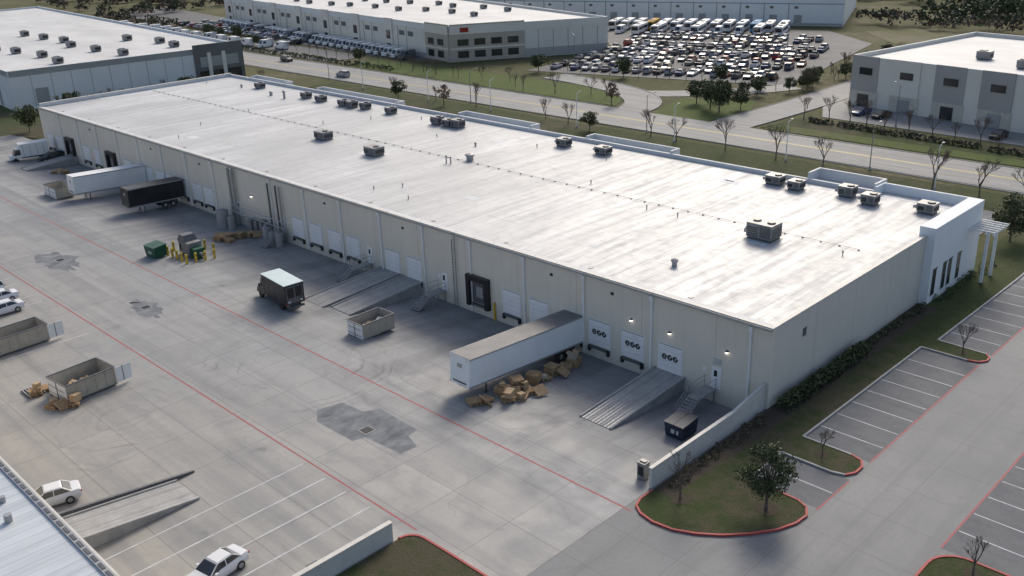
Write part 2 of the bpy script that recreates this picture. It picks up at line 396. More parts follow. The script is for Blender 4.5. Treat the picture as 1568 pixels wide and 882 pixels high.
xs=[-38.6,-49.2,-57.6,-65.9,-74.2,-82.3,-90.4,-98.6,-106.8,-115,-131,-139.3,-147.5,-155.8,-164,-172.3,-180.6,-188.8]
for x in xs:
    b.box(x-.09,x+.09,WY0-.2,WY0-.02,-1.0,ZR-.5,m_white);b.box(x-.2,x+.2,WY0-.3,WY0-.02,ZR-.6,ZR-.2,m_white)
b.build('downspouts',wh)
b=MB()
doors=[-47,-51.4,-55.6,-59,-63.9,-67.9,-84.3,-88.5,-96.5,-100.5,-104.8,-109,-133.4,-137,-141.4,-145.6,-149.2,-153.2,-161,-173.5,-178.3,-190.9,-195]
def dock_door(x,logo=False):
    y=WY0
    b.box(x-1.42,x+1.42,y-.05,y-.001,.18,3.05,m_white)
    for k in range(5):
        z=.25+k*.54;b.box(x-1.3,x+1.3,y-.075,y-.061,z,z+.52,m_door)
    b.box(x-1.3,x+1.3,y-.06,y-.052,.2,3.0,m_grey)
    b.box(x-1.05,x+1.05,y-.35,y-.02,-.02,.16,m_dgrey)
    for s in (-1,1): b.box(x+s*1.2-.13,x+s*1.2+.13,y-.3,y-.02,-.45,.12,m_dark)
    if logo:
        for i in (-1,0,1):
            c=Vector((x+i*.62,y-.085,1.75));n=14
            for k in range(n):
                a0=2*math.pi*k/n;a1=2*math.pi*(k+1)/n
                if k==(13 if i<0 else 1): continue
                b.face([(c.x+.13*math.cos(a0),c.y,c.z+.13*math.sin(a0)),(c.x+.3*math.cos(a0),c.y,c.z+.3*math.sin(a0)),(c.x+.3*math.cos(a1),c.y,c.z+.3*math.sin(a1)),(c.x+.13*math.cos(a1),c.y,c.z+.13*math.sin(a1))],m_black)
            b.box(c.x-.26,c.x+.26,c.y-.005,c.y-.002,c.z-.05,c.z+.05,m_black)
for i,x in enumerate(doors): dock_door(x,i<3)
b.build('dock_doors',wh)
b=MB()
for x in (-73.0,-167.3,-185.3):
    y=WY0
    b.box(x-1.2,x+1.2,y-.06,y-.001,.2,2.9,m_dgrey)
    b.box(x-1.75,x-1.2,y-.55,y-.001,-.2,3.5,m_black);b.box(x+1.2,x+1.75,y-.55,y-.001,-.2,3.5,m_black)
    b.box(x-1.2,x+1.2,y-.55,y-.001,2.9,3.5,m_black)
    b.box(x-.5,x+.6,y-.12,y-.06,.9,2.2,m_lgrey)
    b.box(x-1.05,x+1.05,y-.45,y-.07,-.1,.14,m_dgrey)
b.build('dock_shelters',wh)
b=MB()
for x in (-41.9,-78.9,-93.0,-112.8,-124.5,-158.5): b.box(x-.5,x+.5,WY0-.06,WY0-.001,.3,2.4,m_door);b.box(x-.25,x+.1,WY0-.07,WY0-.061,1.5,2.1,m_glass)
for x in (-43.2,-61.5,-79.9,-111.5): b.box(x-.2,x+.2,WY0-.03,WY0-.001,1.6,2.1,m_white)
b.box(-42.3,-41.4,WY0-.03,WY0-.001,2.7,3.3,m_lwhite)
b.box(-70.6,-70.45,WY0-.3,WY0-.1,-1.1,1.0,m_ylw)
for x in (-54,-62,-86,-102,-135,-151,-175): b.box(x-.15,x+.15,WY0-.12,WY0-.001,6.3,6.55,m_black)
b.build('wall_fixtures',wh)
b=MB()
for x,z in ((-40.9,4.3),(-47.1,4.3),(-51.6,4.35),(-120.5,4.0)):
    b.box(x-.14,x+.14,WY0-.22,WY0-.001,z,z+.12,m_dgrey);b.cyl((x,WY0-.14,z-.1),(x,WY0-.14,z),.13,.11,8,m_lamp)
b.build('wall_lamps',wh)
b=MB()
for x in (-112.3,-113.2,-115.2): b.cyl((x,66.6,-1),(x,66.6,6.9),.13,n=8,mat=m_dgrey if x<-113 else m_lgrey)
for x in (-124.6,-125.6): b.cyl((x,66.5,-1),(x,66.5,7.5),.22,n=8,mat=m_lgrey)
for x,y,r,h in ((-111.5,65.2,.55,2.0),(-112.9,65.0,.5,1.7),(-114.4,65.1,.6,2.2),(-125.5,64.6,.9,2.6),(-123.6,64.9,.55,1.9),(-127,65.2,.6,1.7)):
    z=hz(x,y);b.cyl((x,y,z),(x,y,z+h),r,n=14,mat=m_lgrey);b.cyl((x,y,z+h),(x,y,z+h+.3),r,.12,14,m_grey)
for x in (-116.3,-117.5,-118.9,-120.4): b.box(x-.4,x+.4,66.0,66.9,-1.1,.8+.3*(int(x)%2),m_grey)
b.cyl((-125,65.9,1.2),(-111,65.9,1.2),.09,n=6,mat=m_lgrey);b.cyl((-125,65.9,2.2),(-111,65.9,2.2),.07,n=6,mat=m_lgrey)
b.cyl((-77,66.7,-1),(-77,66.7,7),.05,n=6,mat=m_grey)
for z in range(-1,8):
    for k in (0,.33,.66): b.box(-77,-76.5,66.68,66.72,z+k,z+k+.03,m_grey)
b.cyl((-76.5,66.7,-1),(-76.5,66.7,7.9),.04,n=6,mat=m_grey)
b.build('service_pipes',wh)
def rtu(x,y,sx,sy,sz,rot=0,big=False):
    b=MB();b.box(-sx/2+.1,sx/2-.1,-sy/2+.1,sy/2-.1,0,.3,m_dgrey)
    b.box(-sx/2,sx/2,-sy/2,sy/2,.3,sz,m_grey)
    b.box(-sx/2-.04,sx/2+.04,-sy/2-.04,sy/2+.04,sz,sz+.06,m_grey)
    for k in range(5):
        z=.45+k*(sz-.7)/5;b.box(-sx/2+.15,-.1,-sy/2-.03,-sy/2,z,z+.07,m_dark)
        b.box(sx/2,sx/2+.03,-sy/2+.15,sy/2-.15,z,z+.08,m_dark)
    b.box(.1,sx/2-.12,-sy/2-.02,-sy/2,.45,sz-.15,m_dgrey)
    for fx in ((-.28,.28) if big else (.2,)):
        b.cyl((fx*sx,0,sz+.06),(fx*sx,0,sz+.2),.46,.44,12,m_dgrey);b.cyl((fx*sx,0,sz+.2),(fx*sx,0,sz+.22),.38,.38,12,m_black)
    b.hexa([(-sx/2-.5,-sy/3,.5),(-sx/2,-sy/3,.5),(-sx/2,sy/3,.5),(-sx/2-.5,sy/3,.5),(-sx/2-.5,-sy/3,.8),(-sx/2,-sy/3,sz-.2),(-sx/2,sy/3,sz-.2),(-sx/2-.5,sy/3,.8)],m_lgrey)
    b.cyl((sx/2+.15,-sy/2-.2,.1),(sx/2+.15,sy/2,.1),.05,n=6,mat=m_steel)
    b.build('rooftop_hvac_unit',wh,(x,y,ZR-.02),rot)
for x,y in ((-161,104.3),(-155.6,104),(-148.2,104),(-145.6,104),(-142.4,104.6),(-135.2,104.8),(-121.6,103.9),(-118.9,104),(-116.8,104.2),(-94.1,105),(-86.3,104.8),(-59.2,106),(-56,105.5),(-49.8,106.6),(-46.3,105.2),(-39.9,106),(-179,105)):
    rtu(x,y,1.8+random.uniform(-.2,.3),1.6,1.2+random.uniform(-.1,.15))
for x,y in ((-128.9,85.8),(-113.8,84.3)): rtu(x+.6,y-.3,2.6,1.9,1.3)
rtu(-49.5,87,3.0,2.2,1.8,0,True)
b=MB()
def vent(x,y,r,h): b.cyl((x,y,ZR-.05),(x,y,ZR+h),r*.7,n=10,mat=m_lgrey);b.cyl((x,y,ZR+h),(x,y,ZR+h+.18),r,r*.9,10,m_lgrey);b.cyl((x,y,ZR+h+.18),(x,y,ZR+h+.3),r*.9,r*.3,10,m_grey)
vent(-99.4,90.6,.75,.7);vent(-51.9,74.2,.4,.5);vent(-164.3,101.4,.35,1.3);vent(-169.7,101.8,.45,.5);vent(-100.8,87.3,.15,.9);vent(-100.2,87.6,.15,.7);vent(-183,103,.3,.4);vent(-105,97,.2,.3)
r=random.Random(3)
for i in range(18): vent(r.uniform(-196,-40),r.uniform(70,107),.09,.22)
b.cyl((-196,89.7,ZR+.10),(-40,89.7,ZR+.10),.022,n=5,mat=m_lgrey)
for i in range(75):
    x=-195.5+i*2.1; b.box(x-.07,x+.07,89.6,89.85,ZR-.03,ZR+.07,m_dgrey if i%2 else m_lgrey)
for x,y1 in ((-91,104),(-60,106),(-150,104)): b.cyl((x,89.7,ZR+.10),(x,y1,ZR+.10),.022,n=5,mat=m_lgrey)
for x in range(-190,-40,12): b.box(x-.2,x+.2,68.3,68.7,ZR-.02,ZR+.02,m_grey)
for i in range(9):
    x=r.uniform(-190,-45);y=r.uniform(70,104);b.box(x,x+r.uniform(.8,2.5),y,y+r.uniform(.6,1.6),ZR-.02,ZR-.012,m_para)
b.build('roof_vents_and_conduit',wh)
b=MB()
for y in (108.2,111.0):
    b.box(-33.9,-33.6,y-.15,y+.15,0,6.0,m_white)
for y in (107.7,108.5,109.3,110.1,110.9,111.7): b.box(-35.69,-32.8,y-.06,y+.06,6.2,6.36,m_white)
for x in (-35.2,-33.75,-33.0): b.box(x-.07,x+.07,107.4,112,6.0,6.2,m_white)
b.build('entrance_trellis',wh)
# ------------------------------------------------------------------ dock ramps, stairs, walls
def ramp(name,x0,x1,y0,z0,y1,z1,base):
    b=MB();b.hexa([(x0,y0,base),(x1,y0,base),(x1,y1,base),(x0,y1,base),(x0,y0,z0),(x1,y0,z0),(x1,y1,z1),(x0,y1,z1)],m_conc)
    for x in (x0,x1):
        b.hexa([(x-.09,y0,z0-.05),(x+.09,y0,z0-.05),(x+.09,y1,z1-.05),(x-.09,y1,z1-.05),(x-.09,y0,z0+.12),(x+.09,y0,z0+.12),(x+.09,y1,z1+.14),(x-.09,y1,z1+.14)],m_kerb)
    n=9
    for i in range(n):
        xx=x0+.3+(x1-x0-.6)*i/(n-1);d=.04
        b.hexa([(xx-d,y0,z0+.002),(xx+d,y0,z0+.002),(xx+d,y1,z1+.002),(xx-d,y1,z1+.002),(xx-d,y0,z0+.007),(xx+d,y0,z0+.007),(xx+d,y1,z1+.007),(xx-d,y1,z1+.007)],m_grey if i in(2,6) else m_lgrey)
    b.build(name)
ramp('dock_ramp',-48.7,-45.3,56.0,-.45,66.98,.2,-1.3)
ramp('dock_ramp',-91,-87.2,55.5,-.42,66.98,.2,-1.3)
ramp('dock_ramp',-86.6,-83,56.2,-.45,66.98,.2,-1.3)
ramp('dock_ramp',-186,-183,57.5,-.5,66.98,.2,-1.3)
ramp('dock_ramp',-65.6,-62.0,26.4,.05,14.6,1.5,-.1)
b=MB();b.hexa([(-66.0,14.6,-.1),(-65.75,14.6,-.1),(-65.75,28,-.1),(-66.0,28,-.1),(-66.0,14.6,1.9),(-65.75,14.6,1.9),(-65.75,28,.15),(-66.0,28,.15)],m_dgrey);b.build('ramp_retaining_wall')
def stairs(x,y,w=1.2):
    b=MB();n=7;z0=hz(x,y)
    b.box(-w/2,w/2,2.0,66.9-y,.12,.3,m_conc)
    for s in (-w/2+.08,w/2-.08):
        for yy in (2.1,66.7-y): b.box(s-.05,s+.05,yy-.05,yy+.05,z0-.3,.12,m_steel)
    for i in range(n):
        t=i/n;z=z0+(.3-z0)*(i+1)/n;b.box(-w/2,w/2,t*2.0,t*2.0+.28,z-.06,z,m_lgrey)
    for s in (-w/2,w/2):
        b.hexa([(s-.03,0,z0),(s+.03,0,z0),(s+.03,2,.1),(s-.03,2,.1),(s-.03,0,z0+.2),(s+.03,0,z0+.2),(s+.03,2,.3),(s-.03,2,.3)],m_steel)
        for hh in (.55,1.05):
            b.cyl((s,0,z0+hh),(s,2,.3+hh),.03,n=6,mat=m_steel);b.cyl((s,2,.3+hh),(s,66.8-y,.3+hh),.03,n=6,mat=m_steel)
        for (yy,zz) in ((0,z0),(1,(z0+.3)/2),(2,.3),(66.8-y,.3)): b.cyl((s,yy,zz),(s,yy,zz+1.07),.03,n=6,mat=m_steel)
    b.build('dock_stairs',None,(x,y,0))
stairs(-42.4,62.3);stairs(-79.3,62.6,1.3);stairs(-93.2,62.2);stairs(-112.6,63.2)
b=MB();b.box(-37.1,-36.85,50.6,66.99,-1.4,1.75,m_concw);b.box(-37.14,-36.81,50.56,66.99,1.75,1.83,m_cream)
b.hexa([(-37.1,62,1.83),(-36.85,62,1.83),(-36.85,66.98,1.83),(-37.1,66.98,1.83),(-37.1,62,1.84),(-36.85,62,1.84),(-36.85,66.98,2.6),(-37.1,66.98,2.6)],m_concw)
b.build('screen_wall')
b=MB();b.box(-46.9,-46.6,10,33.2,-.2,1.5,m_concw);b.box(-46.95,-46.55,10,33.25,1.5,1.58,m_cream);b.box(-47.2,-46.92,26.4,27.2,1.1,1.5,m_dgrey);b.build('screen_wall')
b=MB();b.box(-38.7,-38.0,51.2,51.9,0,1.35,m_grey);b.box(-38.75,-37.95,51.15,51.95,1.35,1.42,m_dgrey);b.box(-38.6,-38.1,51.17,51.2,.3,1.1,m_dark);b.box(-38.6,-38.1,51.4,51.7,1.42,1.5,m_black);b.build('utility_cabinet',None,(0,0,-.06))
# ------------------------------------------------------------------ neighbour building (bottom-left)
nb=empty('neighbouring_warehouse_building')
b=MB();b.box(-240,-47,14.2,14.5,-.3,7.6,m_wallf);b.box(-47.3,-47,-60,14.2,-.3,7.6,m_walle);b.build('walls',nb)
def seam_roof():
    t=NT('standing_seam_roof')
    j=t.line(t.x,.9,.07);n=t.noise(.5,t.sc((3,.2,1)),5)
    col=t.mix(t.mr(n,.35,.7),(.62,.65,.67),(.46,.49,.51));col=t.mix(t.math('MULTIPLY',j,.4),col,(.35,.36,.37))
    return t.fin(col,.45,0,.5,j,.03,.5)
b=MB();b.box(-240,-47.3,-60,14.2,7.4,7.58,seam_roof());b.build('roof',nb)
b=MB();b.box(-240,-47,14.21,14.62,7.6,7.72,m_lgrey);b.box(-240,-47,14.62,14.8,7.35,7.62,m_cream)
x=-200
while x<-47: b.box(x,x+.7,14.3,14.5,7.72,7.76,m_dgrey);x+=1.0
b.box(-72,-70.6,8,10,7.58,8.3,m_grey);b.cyl((-57.5,12.4,7.58),(-57.5,12.4,8.1),.25,n=8,mat=m_lgrey);b.cyl((-60,12.9,7.58),(-60,12.9,8.0),.2,n=8,mat=m_lgrey)
b.build('parapet',nb)
# ------------------------------------------------------------------ vehicles
def paint(name,c): return M(name,c,tuple(v*.93 for v in c),.5,.25,0,.6)
carp=[paint('car_white',(.74,.74,.74)),paint('car_silver',(.36,.37,.39)),paint('car_black',(.02,.02,.022)),paint('car_grey',(.13,.135,.14)),paint('car_blue',(.04,.08,.18)),paint('car_red',(.30,.03,.03)),paint('car_tan',(.28,.25,.205))]
def wheel(b,x,y,r,w,s):
    b.cyl((x,y-w/2,r),(x,y+w/2,r),r,n=14,mat=m_tyre)
    b.cyl((x,y+s*w/2,r),(x,y+s*(w/2+.012),r),r*.6,r*.5,10,m_lgrey)
def car_mesh(pm,kind=0):
    b=MB();H={0:1.0,1:1.2,2:1.2}[kind]
    st=[(-2.3,.70,.38,.60),(-2.2,.84,.26,.70),(-1.75,.90,.22,.80),(-.95,.91,.22,.93),(0,.92,.22,.96),(1.2,.92,.22,.99),(1.75,.90,.22,1.0),(2.2,.85,.28,.97),(2.32,.74,.42,.86)]
    vs=[];k=8
    for x,w,z0,z1 in st:
        z1*=H if x>-1 or kind else 1;m=(z0+z1)/2
        vs+=[(x,-w*.9,z0),(x,-w,m-.1),(x,-w*.985,m+.12),(x,-w*.86,z1),(x,w*.86,z1),(x,w*.985,m+.12),(x,w,m-.1),(x,w*.9,z0)]
    fs=[]
    for i in range(len(st)-1):
        for j in range(k): fs.append((i*k+j,i*k+(j+1)%k,(i+1)*k+(j+1)%k,(i+1)*k+j))
    fs+=[tuple(range(k-1,-1,-1)),tuple((len(st)-1)*k+j for j in range(k))]
    b.mesh(vs,fs,pm)
    zb=.93*H;zt=1.42*H
    xb0,xb1=-1.0,(1.75 if kind==0 else 2.2);xt0,xt1=-.25,(1.05 if kind==0 else 1.95)
    if kind==2: xb1,xt1=.9,.6
    def cab(i,z0,z1,m):
        f0=(z0-zb)/(zt-zb);f1=(z1-zb)/(zt-zb)
        L=lambda a,c,f:a+(c-a)*f
        p=[]
        for f,z in ((f0,z0),(f1,z1)):
            xa=L(xb0,xt0,f)+i;xc=L(xb1,xt1,f)-i;w=L(.80,.62,f)-i
            p+=[(xa,-w,z),(xc,-w,z),(xc,w,z),(xa,w,z)]
        b.hexa(p,m)
    cab(0,zb-.03,zt-.05,m_glass)
    b.hexa([(xt0-.03,-.645,zt-.06),(xt1+.03,-.645,zt-.06),(xt1+.03,.645,zt-.06),(xt0-.03,.645,zt-.06),(xt0+.1,-.55,zt+.03),(xt1-.1,-.55,zt+.03),(xt1-.1,.55,zt+.03),(xt0+.1,.55,zt+.03)],pm)
    for s in (-1,1):
        for (xa,xc) in ((xb0,xt0),(xb1,xt1),((xb0+xb1)/2,(xt0+xt1)/2)):
            b.cyl((xa,s*.80,zb-.02),(xc,s*.635,zt-.04),.045,n=4,mat=pm)
        for x in (-1.42,1.4): wheel(b,x,s*.83,.34,.24,s)
        b.box(-2.26,-2.14,s*.62-.17,s*.62+.17,.56,.68,m_headl);b.box(2.24,2.335,s*.6-.17,s*.6+.17,.72*H,.86*H,m_taill)
        b.box(-.72,-.52,s*.97-.09,s*.97+.09,.9*H,1.02*H,pm)
    if kind==2: b.box(1.0,2.2,-.74,.74,.97*H,1.0*H+.01,m_dark)
    b.box(-2.31,-2.25,-.45,.45,.34,.5,m_dark)
    return b.data('parked_car')
CARS=[(car_mesh(p,k)) for p in carp for k in (0,1)]+[car_mesh(carp[0],2),car_mesh(carp[3],2)]
def car(x,y,rot,i=None,z=0):
    i=random.randrange(len(CARS)) if i is None else i
    return inst(CARS[i],'parked_car',None,(x,y,z),rot)
car(-52.6,22.6,math.radians(100),0)
car(-70.2,18.2,math.radians(75),0)
car(-113.6,29.6,math.radians(90),0);car(-117.6,30.4,math.radians(88),0);car(-121.0,30,math.radians(92),1)
def trailer(name,L,tilt,loc,rot,body=m_white,top=None):
    b=MB();W=1.3
    top=top or m_grey
    b.box(-W,W,0,L,1.15,4.0,body)
    b.box(-W+.04,W-.04,.04,L-.04,4.0,4.035,top)
    for s in (-1,1):
        a0,a1=(-W-.03,-W) if s<0 else (W,W+.03)
        b.box(a0,a1,0,L,1.1,1.27,m_lgrey)
        b.box(a0,a1,0,L,3.88,4.03,m_lgrey)
        y=.6
        while y<L: b.box(-W-.012 if s<0 else W,-W if s<0 else W+.012,y,y+.04,1.27,3.88,body);y+=1.22
        b.box(s*.9-.06,s*.9+.06,2.4,2.55,.0,.9,m_dgrey);b.box(s*.9-.15,s*.9+.15,2.3,2.65,-.02,.06,m_dgrey)
        for yy in (L-3.3,L-2.0):
            b.cyl((s*.75,yy,.5),(s*1.27,yy,.5),.5,n=16,mat=m_tyre);b.cyl((s*1.27,yy,.5),(s*1.29,yy,.5),.27,n=10,mat=m_lgrey)
        b.box(s*1.0-.25,s*1.0+.25,L-1.3,L-1.28,.25,1.1,m_dark)
    b.box(-.6,.6,.3,L-.3,.9,1.14,m_dgrey);b.box(-1.1,1.1,L-3.8,L-1.5,.85,1.05,m_dgrey)
    b.box(-.9,.9,-.03,0,1.4,1.55,m_dgrey);b.box(-.3,.3,-.03,0,2.9,3.3,m_lgrey)
    for s in (-.9,.9): b.box(s-.08,s+.08,-.02,0,3.75,3.83,m_ylw)
    b.box(-W,W,L,L+.05,1.15,1.3,m_dgrey)
    b.build(name,None,loc,(tilt,0,rot))
trailer('semi_trailer',15.9,-.062,(-58.95,50.95,-.03),0,m_whitew,M('trailer_roof',(.22,.21,.20),(.14,.137,.135),.5,.6))
trailer('semi_trailer',12.0,-.05,(-155.5,54.7,-.3),0,m_white,m_white)
trailer('semi_trailer',9.0,-.03,(-141.8,57.4,-.55),0,m_black,m_black)
def box_truck(name,body,roofm,cabm,loc,rot,L=5.3):
    b=MB()
    b.box(-L/2+.3,L/2+.3,-1.2,1.2,.87,3.25,body);b.box(-L/2+.25,L/2+.35,-1.23,1.23,3.25,3.33,roofm)
    b.hexa([(-L/2-1.7,-1.05,.6),(-L/2+.28,-1.1,.6),(-L/2+.28,1.1,.6),(-L/2-1.7,1.05,.6),(-L/2-1.5,-1.0,1.25),(-L/2+.28,-1.1,1.35),(-L/2+.28,1.1,1.35),(-L/2-1.5,1.0,1.25)],cabm)
    b.hexa([(-L/2-.95,-1.04,1.3),(-L/2+.28,-1.07,1.36),(-L/2+.28,1.07,1.36),(-L/2-.95,1.04,1.3),(-L/2-.5,-.95,2.3),(-L/2+.28,-1.0,2.35),(-L/2+.28,1.0,2.35),(-L/2-.5,.95,2.3)],m_glass)
    b.box(-L/2-.5,-L/2+.28,-1.0,1.0,2.36,2.45,cabm)
    b.box(L/2+.3,L/2+.33,-1.05,1.05,1.0,3.1,m_dgrey);b.box(L/2+.33,L/2+.35,-.9,-.1,1.7,2.9,m_black);b.box(L/2+.33,L/2+.35,.1,.9,1.7,2.9,m_black)
    b.box(L/2+.2,L/2+.55,-1.0,1.0,.5,.65,m_dgrey)
    for s in (-1,1):
        b.box(L/2+.3,L/2+.36,s*1.13-.05,s*1.13+.05,1.0,1.25,m_taill)
        b.box(L/2+.351,L/2+.37,s*.75-.15,s*.75+.15,1.15,1.35,m_headl)
        b.cyl((L/2-1.1,s*.8,.45),(L/2-1.1,s*1.15,.45),.45,n=14,mat=m_tyre);b.cyl((-L/2-.7,s*.8,.45),(-L/2-.7,s*1.08,.45),.45,n=14,mat=m_tyre)
        b.box(-L/2-1.72,-L/2-1.6,s*.75-.18,s*.75+.18,.85,1.05,m_headl);b.box(-L/2-.6,-L/2-.45,s*1.2-.08,s*1.2+.08,1.5,1.9,m_black)
        for k in range(4): b.box(-L/2+.8+k*1.2,-L/2+.84+k*1.2,s*1.2-.02,s*1.2+.02,.9,3.2,m_dgrey)
    b.box(-L/2-1.5,L/2+.2,-.5,.5,.5,.86,m_dgrey)
    return b.build(name,None,loc,rot)
box_truck('box_truck',m_black,M('truck_roof_white',(.62,.72,.70),(.54,.64,.63),.6,.5),m_black,(-91.3,52.9,-.2),math.radians(-5),5.6)
box_truck('box_truck',m_white,m_white,m_white,(-193.5,62.5,-.95),math.radians(80),5.0)
car(-189.8,64.5,math.radians(85),5,-1.1)
def rolloff(x,y,lx,ly,h,rot=0,door=True,stuff=0,m=m_tan,sd=1):
    b=MB();t=.07;r=random.Random(sd)
    b.box(-lx/2,lx/2,-ly/2,ly/2,.12,.22,m_dgrey)
    b.box(-lx/2,lx/2,-ly/2,-ly/2+t,.22,h,m_white);b.box(-lx/2,lx/2,ly/2-t,ly/2,.22,h,m)
    b.box(-lx/2,-lx/2+t,-ly/2+t,ly/2-t,.22,h,m);b.box(lx/2-t,lx/2,-ly/2+t,ly/2-t,.22,h,m)
    for s in (-1,1):
        n=int(ly/.9)
        for i in range(n+1):
            yy=-ly/2+.1+i*(ly-.2)/n;b.box(s*lx/2-(.05 if s<0 else 0),s*lx/2+(.05 if s>0 else 0),yy-.03,yy+.03,.15,h-.02,m)
        b.box(s*lx/2-.08,s*lx/2+.08,-ly/2,ly/2,h,h+.08,m_dgrey)
        b.box(-lx/2+.1,lx/2-.1,s*(ly/2)-.07,s*(ly/2)+.07,h+.001,h+.07,m_dgrey)
    b.box(-.04,.04,-ly/2-.04,-ly/2,.2,h,m_dgrey)
    for z in (.5,1.2): b.box(-lx/2+.15,lx/2-.15,-ly/2-.05,-ly/2-.041,z,z+.06,m_grey)
    for s in (-1,1):
        for yy in (-ly/2+.4,ly/2-.4): b.cyl((s*lx*.35-.12,yy,.13),(s*lx*.35+.12,yy,.13),.13,n=8,mat=m_dgrey)
    if door:
        b.box(lx/2+.1,lx/2+.16,ly/2-.1,ly/2+1.5,.3,h,m_white);b.box(lx/2+.09,lx/2+.17,ly/2+.6,ly/2+.7,.3,h,m_grey)
    for i in range(stuff):
        w=r.uniform(.3,1.0);b.T=Matrix.Translation((r.uniform(-lx/2+.6,lx/2-.6),r.uniform(-ly/2+.6,ly/2-.6),.22+r.uniform(0,.5)))@Matrix.Rotation(r.uniform(0,3),4,'Z')@Matrix.Rotation(r.uniform(-.5,.5),4,'X')
        b.cb(0,0,0,w,w*.7,r.uniform(.1,.5),r.choice((m_card,m_wood,m_dgrey,m_white)));b.T=Matrix()
    b.build('open_top_dumpster',None,(x,y,hz(x,y)),rot)
rolloff(-77.3,54.9,2.6,4.3,1.8,0,False,10,m_tan,2)
rolloff(-102.9,27.2,3.0,6.2,1.9,.05,True,14,m_tan,3)
rolloff(-87.2,28.0,3.4,5.0,1.9,.1,True,16,m_tan,4)
rolloff(-160.3,54.5,4.8,3.0,1.8,0,False,6,m_tan,5)
def pallet(b,x,y,z,rot=0,tx=0):
    b.T=Matrix.Translation((x,y,z))@Matrix.Rotation(rot,4,'Z')@Matrix.Rotation(tx,4,'X')
    for i in range(3): b.cb(0,-.5+i*.5,0,1.2,.1,.1,m_wood)
    for i in range(7): b.cb(-.54+i*.18,0,.101,.12,1.1,.022,m_wood)
    for i in range(3): b.cb(-.5+i*.5,0,-.02,.1,1.1,.019,m_wood)
    b.T=Matrix()
def pallets(name,spots,sd=0,boxes=.6):
    b=MB();r=random.Random(sd)
    for (x,y,n) in spots:
        z=hz(x,y)+.03;ro=r.uniform(-.5,.5)
        for i in range(n):
            pallet(b,x+r.uniform(-.08,.08),y+r.uniform(-.08,.08),z,ro+r.uniform(-.08,.08));z+=.145
        k=0
        while r.random()<boxes and k<3:
            k+=1
            b.T=Matrix.Translation((x+r.uniform(-.3,.3),y+r.uniform(-.3,.3),z))@Matrix.Rotation(r.uniform(0,3),4,'Z')@Matrix.Rotation(r.uniform(-.12,.12),4,'Y');s=r.uniform(.4,.9);hh=r.uniform(.35,.8)*s
            b.cb(0,0,0,s,s*.8,hh,m_card if r.random()<.8 else m_tan)
            if r.random()<.5:b.face([(-s/2,-s*.4,hh),(-s/2-.22,-s*.4,hh+.1),(-s/2-.22,s*.4,hh+.1),(-s/2,s*.4,hh)],m_card)
            b.T=Matrix()
            if k<2:z+=hh*.9
    for (x,y,n) in spots[::3]:
        pallet(b,x+1.0,y+.5,hz(x,y)+.4,r.uniform(0,3),r.uniform(.5,1.0))
    b.build(name)
pallets('wood_pallet_pile',[(-57.0,50.9,3),(-56.7,52.1,2),(-55.3,53.6,2),(-56.6,54.2,6),(-54.9,54.8,2),(-56.4,55.8,9),(-55.2,56.2,3),(-56.5,58.3,7),(-56.4,59.6,2),(-56.6,61.0,7),(-56.5,62.8,4),(-56.6,64.2,6)],1)
pallets('wood_pallet_pile',[(-119.8,60.6,5),(-119.5,62,6),(-119,63.4,6),(-118.4,64.8,5),(-118.2,61.3,3),(-120.9,61.5,4)],2,.1)
pallets('wood_pallet_pile',[(-90.2,25.6,2),(-89.8,24.4,3),(-84.8,26.0,3),(-86.0,24.6,2)],3)
pallets('wood_pallet_pile',[(-178.5,60.6,3),(-177,62,4)],4,.1)
b=MB()
for i in range(6): b.box(-91.4+i*.35,-91.3+i*.35,23.6,25.2,.05,.15,m_dgrey);b.box(-91.5,-89.3,23.7+i*.28,23.8+i*.28,.15,.22,m_steel)
b.build('scrap_metal_pile')
def dumpster(name,x,y,rot,m,sx=1.9,sy=2.2,h=1.4,z=None):
    b=MB()
    b.hexa([(-sx/2+.1,-sy/2+.1,.12),(sx/2-.1,-sy/2+.1,.12),(sx/2-.1,sy/2-.1,.12),(-sx/2+.1,sy/2-.1,.12),(-sx/2,-sy/2,h),(sx/2,-sy/2,h),(sx/2,sy/2,h*1.12),(-sx/2,sy/2,h*1.12)],m)
    for a0,a1 in ((-sx/2-.05,-.02),(.02,sx/2+.05)):
        b.hexa([(a0,-sy/2-.05,h+.01),(a1,-sy/2-.05,h+.01),(a1,sy/2+.02,h*1.12+.01),(a0,sy/2+.02,h*1.12+.01),(a0,-sy/2-.05,h+.06),(a1,-sy/2-.05,h+.06),(a1,sy/2+.02,h*1.12+.06),(a0,sy/2+.02,h*1.12+.06)],m)
    for s in (-1,1):
        b.box(s*sx/2-.08,s*sx/2+.08,-.6,.6,.75,.95,m)
        for yy in (-.3,.3): b.box(s*(sx/2-.05)-.02,s*(sx/2-.05)+.02,yy*sy-.03,yy*sy+.03,.2,h,m)
        for yy in (-sy/2+.25,sy/2-.25): b.cyl((s*sx*.35-.05,yy,.1),(s*sx*.35+.05,yy,.1),.1,n=8,mat=m_dark)
    b.box(-.25,.1,-sy/2-.02,-sy/2+.05,.6,.95,m_lwhite);b.box(.3,.5,-sy/2-.02,-sy/2+.05,.6,.95,m_lwhite)
    b.build(name,None,(x,y,hz(x,y) if z is None else z),rot)
dumpster('dumpster',-40.6,59.8,.0,m_navy,1.9,2.3,1.4)
dumpster('dumpster',-118.3,50.7,.1,m_green,2.4,1.9,1.5)
b=MB()
b.box(-117.3,-114.6,53.5,55.4,.1,1.9,m_grey);b.box(-114.6,-113.4,53.7,55.2,.1,1.3,m_green);b.hexa([(-117.4,53.4,1.9),(-115.6,53.4,1.9),(-115.6,55.5,1.9),(-117.4,55.5,1.9),(-117.2,53.7,2.7),(-116,53.7,2.7),(-116,55.2,2.7),(-117.2,55.2,2.7)],m_dgrey)
